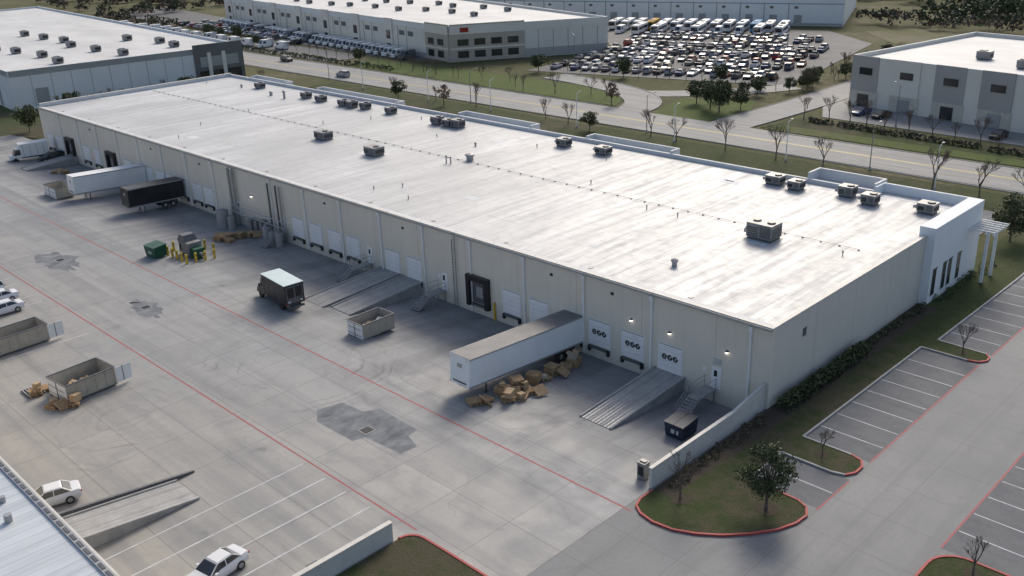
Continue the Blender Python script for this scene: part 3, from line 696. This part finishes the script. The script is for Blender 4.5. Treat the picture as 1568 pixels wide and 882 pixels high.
b.cyl((-113.4,54.4,.7),(-112.6,54.4,.7),.2,n=8,mat=m_lgrey);b.box(-117.0,-116.7,53.45,53.5,.6,1.5,m_dark)
b.build('trash_compactor',None,(0,0,-.25))
for (x,y) in [(-119,52),(-117.7,52),(-116.4,52),(-115.1,52),(-113.8,52),(-112.5,52),(-112.5,53.3),(-112.5,54.6),(-112.5,55.9),(-119.2,53.6),(-119.2,55.2),(-119.2,56.8),(-117.4,57.2),(-115,57.2)]:
    b=MB();b.cyl((0,0,-.1),(0,0,1.25),.17,n=10,mat=m_ylw);b.cyl((0,0,1.25),(0,0,1.33),.17,.06,10,m_ylw);b.cyl((0,0,.9),(0,0,.97),.174,n=10,mat=m_black);b.build('bollard',None,(x,y,hz(x,y)))
b=MB();mco=M('cone_orange',(.7,.14,.03));b.cyl((0,0,0),(0,0,.04),.2,n=8,mat=mco);b.cyl((0,0,.04),(0,0,.7),.14,.03,10,mco);b.cyl((0,0,.35),(0,0,.46),.1,.085,10,m_white);b.build('traffic_cone',None,(-76.5,17.6,0))
b=MB()
for i in range(5): b.cyl((-79.5+i*.5,17.2,0),(-79.6+i*.55,17.3,2.6),.05,n=5,mat=m_lgrey)
b.box(-79.6,-77.2,17.1,17.4,1.0,1.1,m_lgrey);b.build('steel_rack')
# ------------------------------------------------------------------ trees
def tube(b,p0,p1,r0,r1,n,m): b.cyl(p0,p1,r0,r1,n,m,False)
def bare_tree(seed,H=4.6,depth=5):
    r=random.Random(seed);b=MB()
    def br(p,d,L,rad,k):
        q=p+d*L;tube(b,p,q,rad,rad*.68,6 if k>3 else 3,m_bark if k>2 else m_twig)
        if k==0:return
        n=3 if k>1 else 4
        for i in range(n):
            nd=(d+Vector((r.uniform(-1,1),r.uniform(-1,1),r.uniform(-.25,.75)))*.62).normalized()
            st=p+d*L*r.uniform(.55,1.) if i else q
            br(st,nd,L*r.uniform(.6,.84),rad*.62,k-1)
    br(Vector((0,0,-.1)),Vector((r.uniform(-.05,.05),r.uniform(-.05,.05),1)).normalized(),H*.30,H*.02,depth)
    return b.data('bare_tree')
def leaf_quad(b,c,s,r,m):
    a=Vector((r.gauss(0,1),r.gauss(0,1),r.gauss(0,1)));a.normalize();t=a.orthogonal().normalized();u=a.cross(t)
    ang=r.uniform(0,6.28);t2=t*math.cos(ang)+u*math.sin(ang);u2=a.cross(t2)
    b.face([c-t2*s,c-u2*s*.6,c+t2*s,c+u2*s*.6],m)
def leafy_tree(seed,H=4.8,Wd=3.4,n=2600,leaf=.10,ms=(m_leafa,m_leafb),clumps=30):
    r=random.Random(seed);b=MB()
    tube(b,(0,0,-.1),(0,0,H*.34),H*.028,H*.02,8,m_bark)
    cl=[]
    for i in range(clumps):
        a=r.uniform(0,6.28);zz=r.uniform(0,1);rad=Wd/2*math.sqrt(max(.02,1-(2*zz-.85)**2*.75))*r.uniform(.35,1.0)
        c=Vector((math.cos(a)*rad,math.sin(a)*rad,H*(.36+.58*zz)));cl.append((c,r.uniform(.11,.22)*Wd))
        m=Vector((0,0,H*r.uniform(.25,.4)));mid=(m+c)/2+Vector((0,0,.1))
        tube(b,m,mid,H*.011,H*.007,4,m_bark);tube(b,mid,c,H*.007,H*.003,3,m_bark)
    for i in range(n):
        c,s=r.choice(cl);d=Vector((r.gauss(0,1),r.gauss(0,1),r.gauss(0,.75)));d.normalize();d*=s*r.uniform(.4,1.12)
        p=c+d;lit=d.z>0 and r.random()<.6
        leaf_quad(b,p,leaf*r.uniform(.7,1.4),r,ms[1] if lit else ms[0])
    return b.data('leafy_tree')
BT=[bare_tree(i) for i in range(4)]
LT=[leafy_tree(11,4.8,3.5,5200,.085,clumps=42),leafy_tree(12,5.2,4.2,3600,.12),leafy_tree(13,5,4.5,1500,.2)]
OT=[leafy_tree(21,5,3,700,.16,(m_leafo,m_twig),20)]
def bt(x,y,s=1,z=.1): inst(random.choice(BT),'bare_tree',None,(x,y,z),random.uniform(0,6.28),s*random.uniform(.93,1.07))
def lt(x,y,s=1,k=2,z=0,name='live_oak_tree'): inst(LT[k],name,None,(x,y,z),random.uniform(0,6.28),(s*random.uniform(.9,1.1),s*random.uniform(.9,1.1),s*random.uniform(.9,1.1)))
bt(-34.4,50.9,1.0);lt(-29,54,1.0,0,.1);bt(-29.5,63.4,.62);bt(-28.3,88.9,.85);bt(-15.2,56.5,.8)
lt(-36.2,124.5,1.2,1,-.1);lt(-31.5,129,1.0,1,-.1)
for x,y,s in ((-52.9,141.3,1.7),(-46.4,142.1,1.5),(-40,142,1.6),(-80.1,143,1.6),(-90.4,143.5,1.45),(-101.2,144,1.4),(-107.1,144,1.4),(-72,144,1.3),(-127,143,1.3),(-134,144,1.1),(-168,143.5,1.1),(-182,143,1.1),(-155,144,1.3)): bt(x,y,s,-.1)
inst(OT[0],'autumn_tree',None,(-163,141.5,-.1),1,.95);inst(OT[0],'autumn_tree',None,(-132,163,-.1),2,1)
for x,y,s in ((-120,141.5,.8),(-178,140.5,.8)): lt(x,y,s)
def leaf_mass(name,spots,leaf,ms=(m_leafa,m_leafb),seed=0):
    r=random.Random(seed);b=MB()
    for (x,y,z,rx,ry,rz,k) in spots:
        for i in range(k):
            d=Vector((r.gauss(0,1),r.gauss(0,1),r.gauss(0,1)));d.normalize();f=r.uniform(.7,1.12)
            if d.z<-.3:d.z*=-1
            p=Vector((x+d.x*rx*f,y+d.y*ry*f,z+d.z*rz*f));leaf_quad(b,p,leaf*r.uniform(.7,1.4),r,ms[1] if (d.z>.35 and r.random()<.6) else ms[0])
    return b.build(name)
sp=[];r=random.Random(5);y=68.2
while y<83: sp.append((-35.5+r.uniform(-.1,.1),y,.35,.75,.75,.9+r.uniform(-.15,.1),190));y+=.75
leaf_mass('hedge',sp,.13,seed=1)
sp=[];y=84
while y<98: sp.append((-35.7+r.uniform(-.2,.2),y,.2,.4,.45,.45+r.uniform(-.15,.1),60));y+=1.3
for i in range(10): sp.append((-35+r.uniform(-.4,.4),100+i*1.6,.25,.5,.5,.5,60))
leaf_mass('shrub_row',sp,.11,seed=2)
sp=[(-35.9+r.uniform(-.3,.3),52+i*1.1,.15,.45,.5,.45,60) for i in range(13)]
leaf_mass('shrub_row',sp,.1,(m_leafa,m_twig),seed=3)
b=MB()
b.face([(-36.6,50.6,.104),(-35.0,50.6,.104),(-34.6,60,.104),(-34.4,98,.104),(-36.55,98,.104)],m_brown);b.build('planting_bed')
# ------------------------------------------------------------------ road behind and surroundings
def poly_slab(name,poly,z,mat):
    b=MB();b.prism(poly,-.3,z,mat);return b.build(name)
def strip(name,pts,w,z,mat,kerb=True):
    b=MB();L=[];R_=[]
    n=len(pts)
    for i,p in enumerate(pts):
        a=Vector(pts[max(i-1,0)]);c=Vector(pts[min(i+1,n-1)]);d=(c-a).normalized();q=Vector((-d.y,d.x))*w/2
        L.append(Vector(p)+q);R_.append(Vector(p)-q)
    for i in range(n-1):
        b.face([(*R_[i],z),(*R_[i+1],z),(*L[i+1],z),(*L[i],z)],mat)
    if kerb:
        for S in (L,R_):
            for i in range(1,n-1): b.beam((*S[i],z-.1),(*S[i+1],z-.1),.2,.2,m_kerb)
    return b.build(name)
def bez(a,b_,c,d,n=10):
    return [tuple(((1-t)**3)*Vector(a)+3*t*(1-t)**2*Vector(b_)+3*t*t*(1-t)*Vector(c)+t**3*Vector(d)) for t in [i/n for i in range(n+1)]]
poly_slab('main_road',[(-900,149),(-260,148.2),(80,146.2),(80,160.5),(-260,162),(-900,163)],-.03,m_road)
b=MB()
b.box(-700,80,147.35,147.5,-.1,.06,m_kerb)
b.box(-700,-133,161.9,162.05,-.1,.06,m_kerb);b.box(-92,80,160.6,160.75,-.1,.06,m_kerb)
b.build('road_kerb')
b=MB()
x=-600
while x<60:
    b.box(x,x+3,150.6,150.75,-.026,-.022,m_lwhite);b.box(x,x+3,157.6,157.75,-.026,-.022,m_lwhite);x+=12
b.box(-600,70,154.0,154.15,-.026,-.022,m_ylw);b.box(-600,70,154.4,154.55,-.026,-.022,m_ylw)
b.build('road_lane_marking')
strip('side_road',bez((-125,160.5),(-126,172),(-136,181),(-168,184),14),8,-.02,m_road)
strip('side_road',bez((-134,178),(-124,184),(-116,192),(-111,204),8),7,-.025,m_road,False)
strip('driveway',bez((-101,160),(-100,175),(-98,190),(-100,240),14),9,-.022,m_road)
poly_slab('verge',[(-131,163),(-180,163.2),(-230,164),(-232,176),(-175,178.5),(-150,178),(-135,172)],-.05,m_lawn2)
poly_slab('verge',[(-120,161.5),(-106,161.5),(-105,176),(-110,186),(-124,179),(-122,170)],-.05,m_lawn2)
poly_slab('verge',[(-95,163),(60,163),(60,171),(-80,174),(-93,176)],-.06,m_lawn)
poly_slab('verge',[(-94,162.2),(60,162.2),(60,165),(-93,167)],-.04,m_lawn2)
poly_slab('verge',[(-40,113),(-198,113),(-198,118),(-40,118)],-.06,m_lawn)
poly_slab('verge',[(-32,131),(-32,145),(-210,145.5),(-210,137),(-60,136)],-.06,m_lawn)
sheet('front_parking_pavement',rect(-198,-40,118,136),-.05,m_stall)
def lamp(x,y,h=7,arm=1.6,rot=0,m=m_white):
    b=MB();b.cyl((0,0,-.1),(0,0,.5),.22,.2,10,m_kerb);b.cyl((0,0,.5),(0,0,h),.09,.055,8,m);b.cyl((0,0,h-.1),(0,arm,h+.25),.04,n=6,mat=m);b.box(-.16,.16,arm-.1,arm+.55,h+.18,h+.3,m_dgrey);b.box(-.12,.12,arm,arm+.45,h+.16,h+.175,m_headl)
    b.build('street_lamp',None,(x,y,-.1),rot)
for x,y in ((-52.6,141.3),(-78.2,143),(-101,143),(-123.6,141.8),(-148.9,142.6),(-169.1,142.2),(-194.9,143)): lamp(x,y,6.8,.9,0)
for x,y in ((-65.2,146.6),(-110,146.6),(-160,147),(-215,147)): lamp(x,y,7.2,2,0,m_grey)
for x,y in ((-175,200),(-150,215),(-140,245),(-170,240),(-125,225),(-75,178),(-240,182),(-300,190)): lamp(x,y,8,1.4,1,m_grey)
# ------------------------------------------------------------------ background buildings
def bldg(name,poly,h,wm,rm,par=.6,cop=m_para):
    e=empty(name);b=MB();n=len(poly)
    cx=sum(p[0] for p in poly)/n;cy=sum(p[1] for p in poly)/n
    for i in range(n):
        p=poly[i];q=poly[(i+1)%n];b.beam((p[0],p[1],-.3),(q[0],q[1],-.3),.4,h+par+.3,wm)
    b.build('walls',e)
    b=MB();b.face([(cx+(p[0]-cx)*.997,cy+(p[1]-cy)*.997,h) for p in poly],rm);b.build('roof',e)
    b=MB()
    for i in range(n):
        p=poly[i];q=poly[(i+1)%n];b.beam((p[0],p[1],h+par+.01),(q[0],q[1],h+par+.01),.5,.12,cop)
    b.build('coping',e);return e
def facade(e,p,q,items,out=.23):
    p=Vector((*p,0));q=Vector((*q,0));d=(q-p).normalized();nrm=Vector((d.y,-d.x,0));b=MB()
    for (s0,s1,z0,z1,m,t) in items:
        a=p+d*s0+nrm*.18;c=p+d*s1+nrm*.18;w=nrm*(.03+t);u=Vector((0,0,1))
        b.hexa([a+u*z0,c+u*z0,c+w+u*z0,a+w+u*z0,a+u*z1,c+u*z1,c+w+u*z1,a+w+u*z1],m)
    b.build('facade_details',e)
m_bgcream=M('bg_wall_cream',(.74,.70,.63),(.66,.62,.56),.15,.8)
m_bggrey=M('bg_wall_grey',(.36,.36,.355),(.31,.31,.305),.2,.8)
m_bgdk=M('bg_wall_charcoal',(.16,.16,.16),(.13,.13,.13),.2,.7)
m_bgtan=M('bg_wall_tan',(.46,.41,.34),(.40,.355,.30),.2,.8)
m_bgwhite=M('bg_wall_white',(.74,.75,.755),(.68,.69,.695),.15,.8)
m_bgroof=M('bg_roof_white',(.66,.65,.63),(.50,.495,.48),.06,.65,0,.35,0,(1,2.5,1))
m_stone=M('limestone_veneer',(.62,.57,.50),(.48,.44,.38),.9,.9,0,.2,.4)
m_bgbrown=M('bg_wall_taupe',(.42,.395,.37),(.38,.355,.335),.2,.8)
def roof_units(e,pts,h,s=1):
    b=MB()
    for x,y in pts:
        b.cb(x,y,h+.25,2.4*s,2.0*s,1.3*s,m_grey);b.cb(x,y,h,2.1*s,1.7*s,.24,m_dgrey);b.cb(x-.3*s,y,h+.25+1.3*s,1.2*s,1.2*s,.15,m_dgrey);b.box(x+1.2*s,x+1.24*s,y-.7*s,y+.7*s,h+.5,h+1.2,m_dark)
    b.build('rooftop_units',e)
LP=[(-243,77),(-236.5,134.5),(-420,150),(-420,90)]
e=bldg('white_warehouse_building',LP,8.6,m_bgwhite,m_bgroof,.5)
it=[(44.5,58,0,10.2,m_bgdk,.35),(45.5,57,.2,3.4,m_glass,.45),(48,49,0,8,m_bgcream,.6),(52,53,0,8,m_bgcream,.6),(46,56.5,4.4,7,m_bggrey,.42)]
for i in range(9): it.append((4.5+i*4.6,4.62+i*4.6,0,8.9,m_bggrey,.01))
it+=[(0,44.5,7.8,9.2,m_bggrey,.06),(5,8,0,4.6,m_bggrey,.05)]
facade(e,LP[0],LP[1],it)
it=[]
for i in range(10): it+=[(170-i*9,172.8-i*9,.8,3.8,m_white,.02),(166-i*9,168-i*9,0,6,m_bggrey,.04)]
it+=[(0,177,7.9,9.2,m_bggrey,.05)]
facade(e,LP[3],LP[0],it)
r=random.Random(9)
roof_units(e,[(-250-(i%6)*14+r.uniform(-2,2),92+(i//6)*16+r.uniform(-2,2)) for i in range(15)],8.6,1.0)
MP=[(-208.5,184.5),(-183.6,224.6),(-335,262),(-372,207)]
e=bldg('distribution_center_building',MP,9.2,m_bgcream,m_bgroof,.6)
L1=math.hypot(24.9,40.1);it=[]
it+=[(0,22,0,10.4,m_bgtan,.3),(22,L1,7.6,9.6,m_bgcream,.12)]
for i in range(4): it+=[(2.2+i*4.9,5.4+i*4.9,1.0,2.9,m_glass,.36),(2.2+i*4.9,5.4+i*4.9,4.4,6.2,m_glass,.36)]
it+=[(0,22,3.4,3.8,m_bgcream,.38),(0,22,7.6,10.0,m_bgcream,.35),(3,5.5,8.1,9.4,m_taill,.4)]
for i in range(5): it+=[(26+i*4.5,26.2+i*4.5,0,9.4,m_bggrey,.03)]
it+=[(22,L1,0,2.4,m_bgbrown,.02)]
facade(e,MP[0],MP[1],it)
L2=math.hypot(163.5,22.5);it=[]
it+=[(L2-12,L2,0,10.4,m_bgtan,.3),(L2-12,L2,7.6,10.0,m_bgcream,.35),(L2-12,L2,3.4,3.8,m_bgcream,.38)]
for i in range(2): it+=[(L2-10.5+i*5,L2-7.5+i*5,1,2.9,m_glass,.36),(L2-10.5+i*5,L2-7.5+i*5,4.4,6.2,m_glass,.36)]
for i in range(7):
    s=4+i*21
    it+=[(s,s+4.5,0,10.2,m_bgcream,.5),(s+1,s+3.4,.1,2.6,m_glass,.55),(s+1,s+3.4,4,6.6,m_glass,.55),(s+7,s+7.3,0,9.2,m_bggrey,.05),(s+12,s+12.3,0,9.2,m_bggrey,.05),(s+8,s+11,5.6,7.0,m_bgdk,.03),(s+13,s+16,5.6,7.0,m_bgdk,.03)]
it+=[(0,L2-12,0,1.4,m_bgbrown,.03),(0,L2-12,8.3,9.4,m_bgwhite,.08)]
facade(e,MP[3],MP[0],it)
roof_units(e,[(-225-(i%9)*13+r.uniform(-2,2),212+(i//9)*16+r.uniform(-2,2)) for i in range(16)],9.2,.8)
TP=[(-280,264),(-151.8,308.5),(-175,365),(-300,320)]
e=bldg('long_white_warehouse_building',TP,8.2,m_bgwhite,m_bgroof,.5)
L3=math.hypot(128.2,44.5);it=[(0,L3,7.3,8.9,m_bgwhite,.1)]
for i in range(15): it+=[(3+i*8.2,3.3+i*8.2,0,8.6,m_bggrey,.06),(5+i*8.2,7.6+i*8.2,.8,3.4,m_bggrey,.02),(5+i*8.2,6.2+i*8.2,5.4,6.2,m_bgdk,.03)]
it+=[(0,L3,0,.8,m_bgbrown,.03),(0,L3,6.9,7.15,M('blue_band',(.2,.33,.48)),.06)]
facade(e,TP[0],TP[1],it)
roof_units(e,[(-260+i*12,290+i*4.2) for i in range(8)],8.2,1)
RP=[(-91.5,192.5),(-8,177.5),(0,222),(-84,238)]
e=bldg('office_warehouse_building',RP,9.4,m_bgcream,m_bgroof,.7)
it=[]
cols=[m_bgbrown,m_bgcream,m_bgbrown,m_bgbrown,m_bgwhite,m_bgbrown,m_bgcream,m_bgbrown]
for i in range(8):
    s=i*9.4
    it+=[(s,s+6.3,3.2,10.3,cols[i%8],.12+.15*(i%2)),(s,s+6.6,0,3.2,m_stone,.16),(s+2.0,s+4.9,6.6,8.0,m_glass,.34),(s+6.6,s+9.4,0,10.1,m_bgcream,.02),(s+2,s+4.6,.1,2.6,m_bggrey if i%2 else m_glass,.3)]
facade(e,RP[0],RP[1],it)
it=[(i*9,i*9+5,2,10.2,m_bgbrown,.1) for i in range(5)]
facade(e,RP[3],RP[0],it)
roof_units(e,[(-60,198),(-52,197),(-40,195),(-70,205),(-30,203),(-20,190),(-48,212)],9.4,1.1)
# ------------------------------------------------------------------ background parking
poly_slab('distant_parking_lot',[(-180,186),(-112,204),(-126,276),(-150,296),(-228,272),(-184,228)],-.03,m_asph)
poly_slab('distant_parking_lot',[(-380,188),(-232,180),(-212,183),(-209,190),(-372,212),(-460,225),(-460,196)],-.03,m_asph)
poly_slab('distant_parking_lot',[(-90,178),(0,174),(0,184),(-90,200),(-90,245),(-104,245),(-104,205)],-.045,m_road)
r=random.Random(4)
def carrow(p,q,n,rot,prob=.9):
    for i in range(n):
        if r.random()>prob: continue
        t=(i+.5)/n;x=p[0]+(q[0]-p[0])*t;y=p[1]+(q[1]-p[1])*t
        k=r.choices(range(len(CARS)),weights=[1.6,1.6,4,4,3.4,3,3,4,1.5,1.5,.8,.8,1,1,.8,2])[0]
        inst(CARS[k],'parked_car',None,(x+r.uniform(-.2,.2),y+r.uniform(-.2,.2),-.03),rot+(math.pi if r.random()<.5 else 0)+r.uniform(-.04,.04))
e1=Vector((.96,.28));e2=Vector((-.28,.96));ar=math.atan2(.28,.96)
off=3
for k in range(10):
    p=Vector((-176,190))+e2*off+e1*(0 if k<3 else 2)
    q=p+e1*(61 if k<8 else 56)
    carrow(p,q,21,ar+math.pi/2,.82)
    off+=5.3 if k%2==0 else 10.2
carrow((-372,196),(-236,184.5),46,math.pi/2+.1,.9)
carrow((-380,190),(-300,184.5),24,math.pi/2+.1,.9)
carrow((-300,183),(-240,180.5),20,math.pi/2,.35)
for x,i,ro in ((-85,8,1.4),(-80.5,4,1.35),(-57,4,1.5),(-47,3,1.4),(-34,0,1.4)): car(x,184.5-(x+85)*.17,ro,i,-.04)
for x,y,i,ro in ((-215,151.5,3,0),(-253,158.5,5,3.14),(-281,152,4,0)): car(x,y,ro,i,-.02)
def bus_mesh(m,L=11):
    b=MB();b.box(-L/2,L/2,-1.25,1.25,.5,3.0,m);b.box(-L/2+.2,L/2-.2,-1.1,1.1,3.0,3.12,m)
    for s in (-1,1):
        b.box(-L/2+.8,L/2-.8,s*1.25-.02,s*1.25+.02,1.6,2.4,m_glass)
        for x in (-L/2+2,L/2-2.2): b.cyl((x,s*.9,.5),(x,s*1.27,.5),.5,n=12,mat=m_tyre)
        b.box(-L/2-.03,-L/2,s*.9-.15,s*.9+.15,.8,1.0,m_headl)
    b.box(-L/2-.02,-L/2,-1.1,1.1,1.5,2.7,m_glass);b.box(L/2,L/2+.02,-.9,.9,1.7,2.6,m_glass);b.box(-2,-1,-.6,.6,3.12,3.4,m_grey)
    return b.data('bus')
def van_mesh(m):
    b=MB();b.hexa([(-2.9,-.98,.3),(2.9,-.98,.3),(2.9,.98,.3),(-2.9,.98,.3),(-2.8,-.98,1.2),(2.9,-.98,1.2),(2.9,.98,1.2),(-2.8,.98,1.2)],m)
    b.hexa([(-2.1,-.98,1.2),(2.9,-.98,1.2),(2.9,.98,1.2),(-2.1,.98,1.2),(-1.3,-.85,2.5),(2.85,-.85,2.5),(2.85,.85,2.5),(-1.3,.85,2.5)],m)
    b.hexa([(-2.12,-.8,1.25),(-2.0,-.8,1.25),(-2.0,.8,1.25),(-2.12,.8,1.25),(-1.45,-.72,2.3),(-1.3,-.72,2.3),(-1.3,.72,2.3),(-1.45,.72,2.3)],m_glass)
    for s in (-1,1):
        b.box(-1.4,-.3,s*.93-.05,s*.93+.06,1.35,2.0,m_glass)
        for x in (-1.9,1.9): wheel(b,x,s*.9,.38,.24,s)
        b.box(-2.92,-2.85,s*.7-.15,s*.7+.15,.75,.95,m_headl);b.box(2.9,2.93,s*.85-.08,s*.85+.08,1,1.4,m_taill)
    return b.data('cargo_van')
BUS=[bus_mesh(m_white),bus_mesh(M('bus_yellow',(.55,.33,.03))),bus_mesh(M('bus_blue',(.2,.4,.6)))];VAN=van_mesh(m_white);VANG=van_mesh(carp[3])
for i in range(14):
    t=i/15;inst(BUS[0 if i not in (3,11) else (1 if i==3 else 2)],'bus',None,(-215+t*62,268+t*22,-.03),1.95+r.uniform(-.03,.03))
for i in range(9):
    isb=r.random()<.6;inst(BUS[0] if isb else VAN,'bus' if isb else 'cargo_van',None,(-206+i*6,259+i*2.6,-.03),1.9+r.uniform(-.05,.05))
for i in range(30):
    t=i/29;inst(VAN if r.random()<.85 else VANG,'cargo_van',None,(-360+t*135,198.5-t*16.5,-.03),math.pi/2+.1)
for i in range(14): inst(VAN,'cargo_van',None,(-395+i*9,172+r.uniform(-1,1),-.03),r.choice((0,math.pi/2)))
poly_slab('distant_parking_lot',[(-430,166),(-240,165),(-240,179),(-430,184)],-.05,m_asph)
for i in range(26):
    t=i/25;x=-340+t*150;y=176-t*7+r.uniform(-1.5,1.5);(bt if r.random()<.78 else lt)(x,y,r.uniform(.7,1.05))
for i in range(8): lt(-116+r.uniform(-3,4)+i*1.0,190+i*2+r.uniform(-2,2),r.uniform(.6,.9))
for x,y,s in ((-118,175,1.0),(-112.5,172,1.2),(-109,170,1.25),(-107,175,.9),(-116,180,.8)): lt(x,y,s)
for i in range(14): (bt if r.random()<.8 else lt)(-176+i*4.0,186.6+i*1.05+r.uniform(-.8,.8),r.uniform(.7,1.0))
for i in range(18): bt(-92+i*4.3,175.5-i*.5+r.uniform(-2,2),r.uniform(.9,1.3))
for i in range(8): lt(-108+r.uniform(-3,3),208+i*6.0,r.uniform(.6,.9))
for i in range(14): bt(-109+r.uniform(-3,3),196+i*4.5+r.uniform(-2,2),r.uniform(.8,1.2))
for i in range(12): bt(-215+i*7+r.uniform(-2,2),166+r.uniform(-1,6),r.uniform(.9,1.25))
sp=[(-91+i*1.6,173.2-i*.15+r.uniform(-.4,.4),.1,1.0,.9,.7,45) for i in range(58) if r.random()<.85]
leaf_mass('hedge',sp,.3,(m_leafa,m_twig),seed=11)
sp=[(-330+i*2.4+r.uniform(-.5,.5),166+r.uniform(-.7,.7),.1,1.2,1,.9,40) for i in range(50)]
leaf_mass('hedge',sp,.3,seed=12)
for i in range(10): (bt if i%2 else lt)(-222+r.uniform(-5,8),70+i*7,r.uniform(.7,1.1))
for i in range(14): bt(-233+r.uniform(-1,1),80+i*3.8,r.uniform(.6,1.0))
poly_slab('verge',[(-236,20),(-215,20),(-216,66),(-200.5,70),(-200.5,136),(-236,136)],.02,m_lawn)
sheet('approach_road_surface',[(-300,60),(-240,58),(-216,50),(-214,62),(-228,68),(-300,72)],.03,m_lot)
def treeline(name,pts,seed,tall=7,lf=.9,k=70,ms=(m_leafa,m_leafb)):
    rr=random.Random(seed);sp=[(x,y,tall*.35*rr.uniform(.7,1.1),rr.uniform(2.2,4.2),rr.uniform(2.2,4.2),tall*.5*rr.uniform(.6,1.2),k) for x,y in pts]
    leaf_mass(name,sp,lf,ms,seed)
rr=random.Random(31)
treeline('distant_treeline',[(rr.uniform(-135,-40),rr.uniform(335,420)) for i in range(150)],1,7,.6,130)
treeline('distant_treeline',[(-150+i*4+rr.uniform(-3,3),318+i*.2+rr.uniform(-6,6)) for i in range(30)],2,6,.6,100,(m_twig,m_leafa))
treeline('distant_treeline',[(-700+i*6,262+i*1.9+rr.uniform(-8,8)) for i in range(90)],3,7)
treeline('distant_treeline',[(-330+rr.uniform(0,200),395+rr.uniform(-15,30)) for i in range(110)],4,8)
treeline('distant_treeline',[(-440+i*3+rr.uniform(-2,2),182+rr.uniform(-4,4)) for i in range(24)],5,4,.6,50,(m_twig,m_leafa))
treeline('distant_treeline',[(rr.uniform(-560,-430),rr.uniform(190,250)) for i in range(60)],6,5,.8,60,(m_twig,m_leafa))
poly_slab('meadow',[(-350,310),(-300,345),(-240,372),(-230,400),(-380,400)],-.08,m_bright)
poly_slab('meadow',[(-105,262),(40,235),(60,300),(-130,318),(-140,300)],-.09,grass_mat('dry_meadow',(.15,.15,.07),(.18,.17,.09),(.22,.2,.135),.06))
# ------------------------------------------------------------------ light
w=bpy.data.worlds.new('World');sc.world=w;w.use_nodes=True
nt=w.node_tree;sky=nt.nodes.new('ShaderNodeTexSky');sky.sky_type='NISHITA';sky.sun_disc=False
SE=math.radians(36);sd=Vector((-.48,.88));az=math.atan2(sd.x,sd.y)
sky.sun_elevation=SE;sky.sun_rotation=az;sky.air_density=1.0;sky.dust_density=3.0;sky.ozone_density=1.0
bg=nt.nodes['Background'];nt.links.new(sky.outputs[0],bg.inputs[0]);bg.inputs[1].default_value=.15
L=bpy.data.lights.new('sun','SUN');L.energy=2.5;L.angle=math.radians(22);L.color=(1,.93,.82)
o=bpy.data.objects.new('sun',L);COL.objects.link(o)
sv=Vector((sd.x*math.cos(SE),sd.y*math.cos(SE),math.sin(SE)));o.rotation_euler=sv.to_track_quat('Z','Y').to_euler()
# ------------------------------------------------------------------ camera
f=1460.1;pit=math.radians(22.04);roll=math.radians(-2.09);yaw=math.radians(135.36)
F=Vector((math.cos(yaw),math.sin(yaw),0));R=Vector((math.sin(yaw),-math.cos(yaw),0));U=Vector((0,0,1))
fw=F*math.cos(pit)-U*math.sin(pit);up=F*math.sin(pit)+U*math.cos(pit)
rv=R*math.cos(roll)+up*math.sin(roll);uv=up*math.cos(roll)-R*math.sin(roll)
cd=bpy.data.cameras.new('camera');cd.sensor_width=36;cd.lens=36*f/1568;cd.clip_end=8000;cd.clip_start=1
co=bpy.data.objects.new('camera',cd);COL.objects.link(co)
mt=Matrix((( rv.x,uv.x,-fw.x,0),(rv.y,uv.y,-fw.y,0),(rv.z,uv.z,-fw.z,42),(0,0,0,1)))
co.matrix_world=mt;sc.camera=co
